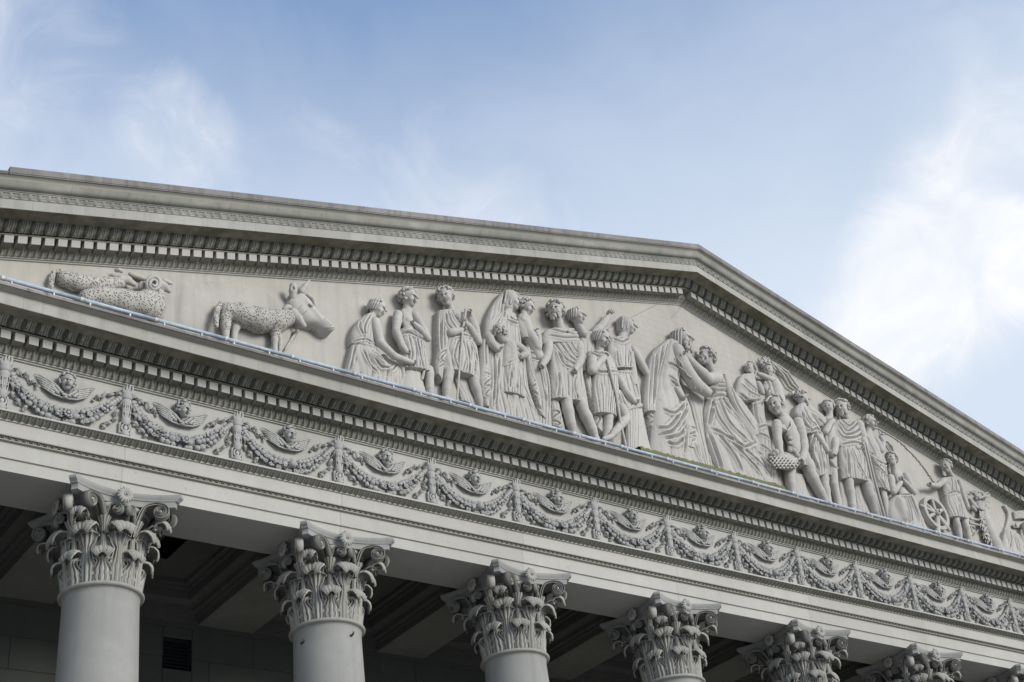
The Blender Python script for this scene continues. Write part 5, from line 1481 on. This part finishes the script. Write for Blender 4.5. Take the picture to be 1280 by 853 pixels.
f.drape('robe', [(395, 690, 450, 700), (400, 740, 460, 750), (400, 800, 480, 830)], .014, .006, 2, .004)
f.limb('staff', [(300, 418, .066, 5), (325, 445, .084, 5), (360, 462, .094, 5), (380, 440, .09, 5), (372, 400, .07, 5)], .001)
f.limb('hair', [(246, 305, .08, 6), (262, 284, .09, 6), (292, 272, .094, 6), (325, 280, .085, 6)], .002)
f.blob('hair', 262, 262, .07, 12, 16, 12)
f.build(names={'staff': 'collar'})
# --- basket
f = Fig('H', 'fruit_basket', 'woven basket heaped with round fruit, held by the bending bare chested man', 'basket', None)
f.cv.ell('basket', f.p(345, 630, .076), (f.r(0, 0, 78), f.r(0, 0, 40), f.r(0, 0, 46)), None)
rwz = f.r(0, 0, 46)
for i in range(15):
    for j in range(5):
        xx = 275+i*10; yy = 606+j*13
        q = 1-((xx-345)/80)**2-((yy-630)/44)**2
        if q <= .02: continue
        wz = .076+rwz*q**.5+.0005
        sg = 5 if (i+j) % 2 else -5
        f.limb('basket', [(xx-6, yy+sg, wz, 4.6), (xx+6, yy-sg, wz, 4.6)], .0005)
f.limb('basket', [(268, 606, .085, 8), (300, 612, .104, 8), (345, 616, .112, 8), (395, 616, .104, 8), (424, 610, .085, 8)], .002)
for i in range(20): f.blob('fruit', 285+rg.random()*125, 566+rg.random()*36, .072+.030*rg.random(), 13+6*rg.random(), None, None, .0005)
f.build()
# --- 16 man turning away
f = Fig('R', 'carved_figure', 'man in long mantle turning his bearded head away, right beside the basket carrier')
f.head(104, 84, 44, 105, -6, hair='curly', beard=True, w=.046, neck=(110, 140))
f.limb('body', [(120, 170, .03, 44), (160, 260, .032, 50), (210, 420, .03, 44)])
f.drape('robe', [(80, 125, 125, 115), (72, 170, 180, 210), (110, 240, 215, 262), (128, 292, 225, 300)], .050, .018, 4, .008)
f.drape('robe', [(150, 292, 232, 292), (165, 380, 260, 390), (180, 460, 268, 470), (196, 548, 270, 540)], .046, .018, 5, .008)
f.limb('body', [(200, 310, .066, 18), (235, 360, .070, 16), (262, 404, .072, 13)]); f.hand(262, 404, .072, .6, .8, 22, curl=.6)
f.limb('body', [(232, 540, .034, 30), (238, 600, .034, 29), (256, 680, .030, 24), (265, 770, .026, 22)])
f.limb('body', [(60, 50, .03, 10), (35, 62, .036, 12)]); f.hand(38, 60, .036, -1, .1, 18)
f.creases([(100, 150), (130, 220), (190, 270)], [(120, 140), (160, 200), (205, 245)], [(88, 170), (110, 240), (150, 290)], [(170, 300), (160, 400), (195, 520)], [(190, 300), (200, 400), (225, 530)], [(140, 292), (175, 278), (215, 300)], [(230, 420), (240, 480), (255, 530)], amp=.009)
f.drape('cloak', [(105, 100, 118, 95), (140, 160, 190, 150), (185, 200, 240, 190), (215, 250, 262, 235)], .020, .008, 3, .006)
f.build()
# --- 17 man between
f = Fig('R', 'carved_figure', 'curly haired young man looking over the shoulder of the bearded man with rods')
f.head(262, 142, 46, -10, -10, hair='short', w=.036, neck=(270, 200))
f.limb('body', [(260, 230, .02, 40), (275, 400, .02, 36), (290, 540, .026, 28), (296, 600, .03, 27), (318, 690, .026, 22), (330, 770, .024, 20)])
f.drape('robe', [(200, 200, 290, 205), (235, 260, 290, 260), (250, 400, 310, 400), (262, 540, 318, 552)], .028, .012, 4, .007)
f.limb('body', [(245, 285, .046, 20), (272, 235, .056, 17), (300, 214, .064, 13)]); f.hand(298, 216, .066, .9, -.3, 20, curl=.3)
f.limb('robe', [(280, 460, .05, 14), (300, 490, .05, 12), (316, 500, .046, 8)])
f.creases([(215, 205), (245, 240), (270, 260)], [(265, 470), (285, 500), (315, 510)])
f.build()
# --- 18 bearded man with rods
f = Fig('R', 'carved_figure', 'bearded man in belted tunic holding a bundle of long rods at his side')
f.head(340, 148, 57, -14, -10, hair='short', beard=True, w=.058, neck=(372, 222))
f.limb('body', [(375, 250, .038, 50), (390, 330, .04, 60), (410, 450, .038, 60)])
f.limb('body', [(302, 335, .056, 23), (302, 390, .062, 20), (290, 425, .064, 15)]); f.hand(290, 425, .064, -.2, 1, 22, curl=.6)
f.limb('robe', [(440, 245, .045, 34), (462, 310, .05, 30)]); f.limb('body', [(468, 330, .052, 22), (480, 372, .06, 20), (430, 378, .072, 17)]); f.hand(450, 372, .078, .9, .1, 26, curl=.9)
f.limb('body', [(380, 565, .038, 27), (388, 610, .040, 26), (400, 680, .034, 25), (412, 790, .028, 18)])
f.limb('body', [(488, 590, .040, 35), (500, 640, .042, 33), (530, 720, .036, 31), (560, 820, .028, 20)])
f.drape('robe', [(300, 215, 435, 220), (284, 270, 465, 280), (288, 325, 470, 335), (328, 368, 468, 366)], .056, .018, 0, 0)
f.drape('robe', [(330, 366, 470, 364), (338, 450, 498, 450), (352, 555, 525, 592)], .052, .024, 7, .009)
f.creases([(305, 230), (350, 292), (400, 262), (432, 232)], [(300, 250), (340, 312), (400, 300), (452, 262)], [(296, 280), (330, 330), (400, 330), (460, 296)], [(330, 368), (395, 360), (470, 366)], [(380, 400), (420, 500), (465, 580)], [(355, 400), (362, 480), (365, 550)], [(440, 400), (470, 480), (490, 580)], [(320, 225), (362, 262), (398, 232)], amp=.009)
f.drape('cloak', [(318, 440, 345, 440), (325, 560, 360, 560), (340, 680, 385, 700), (345, 760, 400, 790)], .014, .006, 3, .006)
f.drape('cloak', [(420, 590, 480, 600), (430, 700, 500, 720), (440, 800, 540, 820)], .014, .006, 4, .006)
for dx in (-7, 7): f.limb('staff', [(478+dx, 352, .088, 6), (500+dx, 440, .084, 6.5), (532+dx*1.2, 580, .076, 6.5), (575+dx*1.4, 740, .064, 7), (590+dx*1.4, 800, .055, 7)], .001)
f.build(names={'staff': 'rods'})
# --- 19 youth with flute
f = Fig('R', 'carved_figure', 'curly haired youth in profile lifting a thin flute toward his mouth')
f.flat, f.wt = .62, .040
f.head(508, 238, 48, 60, -6, hair='curly', w=.046, neck=(500, 295))
f.limb('body', [(505, 320, .034, 40), (535, 380, .038, 42), (560, 460, .03, 40), (582, 600, .028, 26), (598, 680, .028, 22), (618, 790, .024, 18)], .01)
f.limb('body', [(545, 335, .048, 22), (575, 395, .054, 19)]); f.limb('body', [(578, 392, .056, 17), (588, 345, .062, 15), (572, 312, .062, 12)]); f.hand(572, 308, .062, -.2, -.9, 18, curl=.8)
f.drape('robe', [(462, 310, 500, 305), (480, 390, 540, 400), (530, 450, 600, 440), (545, 520, 612, 540), (560, 610, 636, 650)], .044, .014, 4, .008)
f.creases([(535, 450), (570, 480), (610, 480)], [(530, 470), (575, 530), (608, 555), (600, 500)], [(480, 320), (500, 370), (530, 430)], [(560, 560), (575, 600), (590, 630)], amp=.009)
f.limb('staff', [(562, 282, .066, 4.5), (590, 340, .066, 5), (622, 395, .060, 6)], .001)
f.build(names={'staff': 'flute'})
# --- 20 seated youth
f = Fig('E', 'carved_figure', 'kneeling youth with bare arms crossed on his chest and face turned upward')
f.flat, f.wt = .62, .040
f.head(140, 138, 50, -24, 10, roll=8, hair='curly', w=.054, neck=(160, 228))
f.limb('body', [(185, 262, .038, 50), (205, 320, .04, 46), (215, 385, .038, 44), (230, 480, .034, 50)], .012)
f.limb('body', [(132, 268, .048, 25), (142, 320, .056, 24), (150, 372, .060, 22)]); f.limb('body', [(152, 374, .062, 21), (185, 330, .072, 18), (212, 292, .076, 14)]); f.hand(208, 296, .076, .5, -.8, 22, curl=.2)
f.limb('body', [(238, 258, .048, 28), (268, 315, .056, 26), (296, 375, .060, 22)]); f.limb('body', [(292, 372, .062, 22), (250, 318, .078, 19), (200, 272, .084, 14)]); f.hand(202, 272, .084, -1, -.1, 24, curl=.15)
f.drape('robe', [(160, 395, 288, 388), (130, 440, 325, 455), (130, 520, 360, 560), (150, 600, 420, 650), (150, 660, 440, 690)], .050, .020, 5, .007)
f.swell([(165, 430), (180, 500), (205, 600)], 34, .026); f.swell([(260, 410), (300, 500), (350, 600)], 30, .014)
f.creases([(160, 398), (220, 404), (290, 388)], [(215, 410), (245, 500), (262, 590)], [(240, 405), (280, 500), (320, 600)], [(205, 500), (225, 560), (250, 600)], [(285, 400), (330, 500), (380, 610)], amp=.010)
f.build()
# --- 21 boy at the wheel
f = Fig('E', 'carved_figure', 'short haired boy in belted tunic stretching one arm out over the wheel')
f.head(526, 190, 50, -22, -8, hair='short', w=.056, neck=(560, 258))
f.limb('body', [(565, 280, .036, 42), (585, 360, .036, 48), (610, 470, .036, 44)])
f.limb('body', [(515, 290, .050, 24), (465, 328, .058, 20), (400, 320, .060, 14)]); f.hand(402, 320, .060, -1, -.15, 26, curl=.35)
f.limb('body', [(622, 300, .044, 19), (648, 390, .050, 18), (684, 490, .052, 14)]); f.hand(684, 488, .052, .4, 1, 20)
f.limb('body', [(590, 530, .036, 26), (598, 580, .038, 24), (615, 640, .032, 22), (628, 720, .028, 16)])
f.limb('body', [(655, 545, .038, 26), (662, 600, .040, 25), (680, 660, .034, 23), (695, 740, .028, 17)])
f.drape('robe', [(514, 268, 598, 275), (516, 330, 632, 340), (528, 388, 640, 402)], .052, .014, 4, .006)
f.drape('robe', [(528, 388, 642, 402), (542, 470, 668, 480), (562, 545, 696, 572)], .050, .020, 8, .010)
f.creases([(528, 390), (585, 382), (642, 406)], [(545, 280), (550, 330), (548, 380)], [(565, 280), (575, 330), (580, 378)], [(600, 420), (610, 490), (618, 550)])
f.build()
# --- wheel
f = Fig('E', 'spoked_wheel', 'spoked cart wheel with a square hub between the kneeling youth and the boy', 'wheel', None)
cu, cvv, _ = f.p(452, 522, .03); RW = f.r(452, 522, 118)
ts = np.linspace(0, 2*PI, 60)
for i in range(59):
    a, b = ts[i], ts[i+1]
    f.cv.seg('rim', (cu+RW*math.cos(a), cvv+RW*math.sin(a), .026), (cu+RW*math.cos(b), cvv+RW*math.sin(b), .026), .0125, .0125, .001)
def annulus(P):
    d = np.hypot(P[..., 0]-cu, P[..., 1]-cvv)
    return np.maximum(np.abs(d-RW)-.013, np.abs(P[..., 2]-.02)-.022)
f.cv.add('rim', annulus, (cu-RW-.02, cvv-RW-.02, -.006), (cu+RW+.02, cvv+RW+.02, .045), .002)
for k in range(6):
    a = .45+k*PI/3
    f.cv.chain('spoke', [(cu, cvv, .034), (cu+RW*.95*math.cos(a), cvv+RW*.95*math.sin(a), .026)], [.0100, .0135], .002)
f.limb('plank', [(345, 465, .030, 12), (452, 522, .036, 14), (545, 640, .034, 15)], .002); f.limb('plank', [(462, 560, .026, 20), (466, 650, .026, 20), (466, 690, .026, 20)], .002)
f.cv.ell('hub', (cu, cvv, .044), (.024, .024, .022)); f.cv.ell('hub', (cu, cvv, .062), (.010, .010, .012), None, .001, 'sub')
f.build()
# --- 22 ribbed basket on a shaggy trunk
f = Fig('E', 'carved_palm_stump', 'shaggy stump carrying a ribbed basket and curling leaves, right of the boy', 'tree stump relief', None)
f.limb('trunk', [(790, 510, .018, 38), (800, 580, .018, 42), (828, 660, .018, 50), (862, 740, .018, 58), (880, 790, .016, 60)], .01)
for i in range(150):
    t = rg.random(); X = np.interp(t, [0, .33, .66, 1], [790, 802, 830, 875]); Y = 505+t*250
    dx = (rg.random()*2-1)*(32+t*22)
    f.limb('trunk', [(X+dx, Y, .036-.000008*dx*dx, 6.5), (X+dx*.95+rg.uniform(-9, 9), Y+18, .045-.000008*dx*dx, 3)], .001)
for i in range(10): f.limb('basket', [(748+i*10, 436+abs(i-4.5)*2, .03+.02*math.sin((i+.5)/10*PI), 6), (758+i*8, 500-abs(i-4.5)*3, .03+.02*math.sin((i+.5)/10*PI), 5)], .001)
f.blob('basket', 795, 468, .02, 44, 34, 30)
for (x0, y0, r0) in ((688, 395, 24), (750, 382, 22), (818, 390, 18)):
    pts = [(x0+math.cos(a)*r0*(1-a/16), y0+math.sin(a)*r0*(1-a/16), .034, 6) for a in np.linspace(0, 9, 18)]
    f.limb('leaf', pts, .001)
f.limb('leaf', [(700, 430, .03, 18), (720, 465, .03, 20), (745, 480, .03, 14)]); f.limb('leaf', [(712, 480, .03, 14), (735, 500, .03, 12)])
f.limb('leaf', [(700, 370, .03, 7), (735, 355, .03, 7), (775, 372, .03, 7), (800, 400, .03, 8), (760, 415, .03, 8)])
for (a, b) in (((700, 560), (750, 570)), ((695, 590), (755, 605))): f.limb('leaf', [(*a, .03, 10), (*b, .03, 9)])
pts = [(730+math.cos(a)*24, 630+math.sin(a)*34, .022, 5) for a in np.linspace(.3, 3.6, 12)]; f.limb('leaf', pts, .001)
f.build()
# --- 23 reclining figure cut by the frame
f = Fig('E', 'carved_figure', 'reclining draped figure with an arm stretched out in the right corner')
f.limb('body', [(1150, 560, .04, 50), (1090, 600, .05, 26), (1010, 612, .056, 17)]); f.hand(1012, 612, .056, -1, .05, 22)
f.limb('body', [(1085, 630, .045, 20), (1110, 700, .045, 20), (1130, 790, .04, 22)])
f.limb('body', [(1150, 640, .03, 50), (1220, 740, .03, 50)])
f.limb('body', [(1150, 560, .04, 40), (1150, 640, .035, 40)]); f.limb('body', [(1090, 600, .05, 22), (1085, 630, .046, 20)])
f.head(1160, 500, 46, -50, 0, hair='curly', beard=True, w=.05, neck=(1160, 560))
f.drape('robe', [(945, 640, 985, 640), (935, 690, 1050, 680), (930, 760, 1110, 780), (935, 830, 1200, 850)], .036, .016, 5, .008)
f.drape('cloak', [(938, 465, 958, 462), (966, 520, 986, 525), (960, 590, 982, 590), (935, 655, 950, 650)], .022, .004, 1, .003)
f.drape('cloak', [(1010, 510, 1100, 500), (1020, 560, 1120, 560)], .022, .008, 3, .007)
f.creases([(975, 660), (980, 720), (972, 790)], [(1010, 680), (1030, 740), (1040, 800)], [(1040, 660), (1080, 740), (1090, 820)])
f.build()
# --- rope arc
f = Fig('E', 'carved_rope_arc', 'thin carved rope arc rising behind the kneeling youth and the flute player', 'rope arc relief', None)
S_ = smooth_curve([(-30, -112), (60, -70), (190, 8), (265, 78), (335, 155), (395, 232), (440, 300)], 110)
for i in range(109):
    e = 5 if i % 4 < 2 else 3.2
    f.limb('robe', [(S_[i][0], S_[i][1], .002, 7), (S_[i+1][0], S_[i+1][1], .002, 7)], .001)
    f.blob('robe', S_[i][0]+rg.uniform(-6, 6), S_[i][1]+rg.uniform(-6, 6), .006, e, e, e, .001)
f.build(mats={'robe': M['tymp']})
f = Fig('R', 'carved_arch_line', 'small carved arch above the kneeling youth beside the rope arc', 'arch relief', None)
f.limb('robe', [(575, 335, .010, 7), (610, 340, .012, 7), (640, 370, .012, 7), (655, 410, .010, 7)]); f.limb('robe', [(580, 352, .008, 5), (608, 358, .010, 5), (628, 385, .010, 5), (640, 420, .008, 5)])
f.build()
# --- animals ---------------------------------------------------------------
GA = 'farm animals carved in the gable'
FM = {'fleece': M['fleece'], 'body': M['relief'], 'horn': M['relief'], 'tail': M['fleece']}
f = Fig('S', 'carved_ram', 'spotted ram lying farthest left, half hidden by the horned ram', 'ram relief', GA)
f.big = 900
f.limb('fleece', [(205, 165, .020, 72), (300, 190, .024, 78), (430, 215, .022, 76), (560, 215, .02, 70), (660, 200, .02, 58)], .014)
f.limb('body', [(680, 170, .030, 44), (735, 170, .034, 34), (790, 205, .036, 24)], .01)
f.limb('body', [(640, 90, .03, 14), (668, 84, .04, 13), (690, 100, .036, 12)]); f.limb('body', [(760, 120, .02, 18), (820, 140, .018, 20), (880, 160, .016, 20)])
f.blob('body', 768, 176, .052, 7, 7, 7, .001, 'sub')
f.limb('tail', [(165, 92, .016, 18), (112, 105, .022, 16), (84, 160, .026, 15), (88, 230, .028, 14)], .004); f.limb('tail', [(120, 110, .026, 14), (104, 180, .03, 15), (104, 250, .03, 13)])
f.build(mats=FM)
f = Fig('S', 'carved_ram', 'ram with a big curled horn and pitted fleece, lying in front', 'ram relief', GA)
f.big = 900
f.limb('fleece', [(400, 330, .030, 84), (520, 320, .036, 96), (700, 360, .040, 112), (860, 390, .040, 118), (950, 400, .036, 92)], .016)
f.limb('fleece', [(900, 330, .040, 80), (940, 260, .048, 66)], .02); f.limb('fleece', [(960, 420, .044, 70), (1000, 330, .044, 44), (1010, 260, .044, 40)], .016)
f.limb('body', [(960, 205, .052, 50), (1010, 225, .056, 36), (1026, 290, .048, 22)], .012); f.limb('fleece', [(985, 330, .044, 50), (990, 400, .042, 56), (980, 470, .04, 60)], .014)
f.limb('body', [(1000, 195, .06, 40), (1050, 225, .062, 30), (1085, 262, .060, 22)], .01); f.limb('body', [(1040, 175, .05, 16), (1080, 190, .05, 19), (1112, 200, .046, 10)], .004); f.blob('body', 1034, 205, .10, 7, 6, 8, .001, 'sub'); f.blob('body', 1092, 270, .084, 5, 5, 6, .001, 'sub'); f.limb('body', [(860, 200, .036, 22), (850, 240, .036, 24)])
pts = []
for a in np.linspace(-.4, 4.1*PI, 54):
    rr = 70*(1-.78*(a+.4)/(4.1*PI+.4)); pts.append((962+rr*math.cos(a+2.2)*.92, 200+rr*math.sin(a+2.2),    .070+.022*(a/13), 21*(1-.60*a/13)))
f.limb('horn', pts, .001)
f.build(mats=FM)
f = Fig('B', 'carved_cow', 'cow in low relief with raised snout and ears, behind the spotted lamb', 'cow relief', GA)
f.big = 900
f.drape('robe', [(75, 104, 75, 400, -.008), (130, 98, 112, 408, .001), (200, 92, 170, 420, .012), (380, 84, 320, 440, .016), (560, 96, 460, 520, .016), (740, 130, 700, 580, .018), (890, 195, 862, 570, .02), (960, 250, 900, 520, .02)], .016, .002, 0, 0, edge=.02)
f.drape('head', [(930, 205, 868, 262, .020), (985, 172, 892, 320, .034), (1040, 205, 930, 366, .038), (1078, 264, 985, 392, .040), (1108, 316, 1040, 402, .040), (1140, 354, 1086, 420, .040), (1172, 384, 1128, 446, .044), (1192, 412, 1162, 460, .042), (1196, 436, 1184, 456, .034)], .05, .034, 0, 0, edge=.15)
f.crease([(1110, 436), (1140, 446), (1175, 446), (1200, 434)], 4, .005, 'head'); f.swell([(990, 230), (1050, 320), (1110, 390)], 16, .006, 'head')
f.swell([(950, 300), (985, 335)], 42, .010, 'head'); f.swell([(1120, 380), (1165, 420)], 30, .008, 'head')
f.blob('head', 1186, 400, .068, 13, 13, 12, .004); f.blob('head', 1187, 397, .082, 7, 7, 9, .001, 'sub')
f.blob('head', 1052, 258, .082, 15, 11, 10, .004); f.blob('head', 1060, 262, .096, 6, 5, 7, .001, 'sub')
f.limb('head', [(1030, 190, .056, 16), (1065, 215, .064, 12), (1078, 258, .06, 10)], .004)
f.limb('ear', [(925, 205, .05, 24), (925, 160, .060, 29), (926, 128, .062, 26)], .004); f.blob('ear', 928, 136, .082, 18, 26, 14, .001, 'sub')
f.limb('ear', [(985, 165, .044, 26), (1008, 130, .05, 21), (1038, 88, .05, 8)], .004)
f.limb('head', [(905, 210, .02, 20), (880, 300, .018, 18)]); f.limb('head', [(955, 440, .014, 14), (905, 510, .014, 9), (870, 570, .014, 7)])
f.build(names={'robe': 'flank'}, mats={'robe': M['tymp'], 'head': M['relief'], 'body': M['relief'], 'ear': M['relief']})
f = Fig('B', 'carved_lamb', 'spotted lamb with long tail walking right below the cow head', 'lamb relief', GA)
f.big = 900
f.limb('fleece', [(470, 305, .046, 66), (560, 330, .050, 84), (680, 365, .052, 90), (800, 375, .050, 82), (880, 350, .05, 62)], .016)
f.limb('fleece', [(455, 350, .048, 44), (458, 410, .046, 34), (455, 440, .044, 26)], .01); f.limb('body', [(456, 430, .044, 25), (460, 480, .042, 19), (458, 560, .04, 17)])
f.limb('body', [(530, 400, .034, 30), (518, 450, .032, 22), (512, 540, .03, 18)]); f.limb('fleece', [(800, 430, .05, 44), (798, 480, .048, 28)], .01); f.limb('body', [(798, 480, .048, 25), (798, 540, .046, 18), (798, 620, .044, 17)])
f.limb('body', [(838, 500, .038, 16), (832, 600, .036, 14)])
f.limb('body', [(925, 320, .058, 42), (960, 355, .064, 32), (1000, 402, .066, 20)], .008); f.limb('body', [(862, 290, .066, 14), (884, 272, .072, 15), (905, 275, .07, 13)]); f.blob('body', 884, 270, .088, 8, 8, 8, .001, 'sub')
f.limb('body', [(456, 470, .044, 18), (470, 340, .036, 30), (530, 400, .034, 28), (680, 370, .034, 30), (800, 400, .036, 28), (838, 500, .038, 14)]); f.limb('body', [(800, 400, .036, 28), (798, 500, .046, 20)]); f.limb('body', [(800, 390, .036, 28), (925, 325, .05, 30)])
f.limb('tail', [(425, 250, .050, 20), (398, 290, .056, 21), (388, 350, .056, 22), (392, 405, .054, 17)], .004)
f.build(mats=FM)
# --- pyramids in very low relief, courses of brick --------------------------------
def pyramid(pts, w, label):
    P = [at(x, y, 0) for x, y in pts]; mb = MB(); n = len(P)
    c = np.mean(P, axis=0)
    mb.add([(p[0], .002, p[1]) for p in P]+[(p[0]+(c[0]-p[0])*.02, -w, p[1]+(c[1]-p[1])*.02) for p in P], [[i, (i+1) % n, n+(i+1) % n, n+i] for i in range(n)]+[[n+i for i in range(n)]])
    o = mb.build('carved_pyramid', M['tympb'], None, (c[0], 0, c[1]), smooth=False)
    tag(o, label, 'pyramid relief', 'low relief pyramids behind the people', 'thing')
pyramid([(757, 412), (820.5, 380.5), (848, 412), (880, 452), (935, 560), (800, 560)], .010, 'large brick pyramid in very low relief behind the old man, left of the two')
pyramid([(836, 399), (851, 383), (905, 430), (960, 470), (985, 560), (880, 540)], .005, 'pyramid in very low relief under the gable apex, right of the two')
# --- mossy ledge under the embracing men
mb = MB(); a = at(800, 560, .135); b = at(980, 605, .135); zt = (at(801, 560.5, .135)[1]+at(977, 606, .135)[1])/2+.009
xs = np.linspace(a[0], b[0], 90); rg = random.Random(9); P = []
for i, x in enumerate(xs):
    e = rg.uniform(-.004, .004); e2 = rg.uniform(-.005, .004)
    P.append([(x, -.02, .688), (x, -.138+e*.4, .688), (x, -.140+e*.4, zt-.014+e2), (x, -.133+e, zt-.004+e2), (x, -.120, zt+e2), (x, -.02, zt+e2+.002)])
mb.grid(np.array(P)); o = mb.build('mossy_ledge', M['moss'], None, ((a[0]+b[0])/2, -.07, .69)); tag(o, 'low ledge grown over with olive moss at the feet of the embracing men', 'ledge', None, 'thing')
scene.render.engine = 'CYCLES'
scene.cycles.use_denoising = True
scene.cycles.max_bounces = 8
scene.cycles.diffuse_bounces = 4
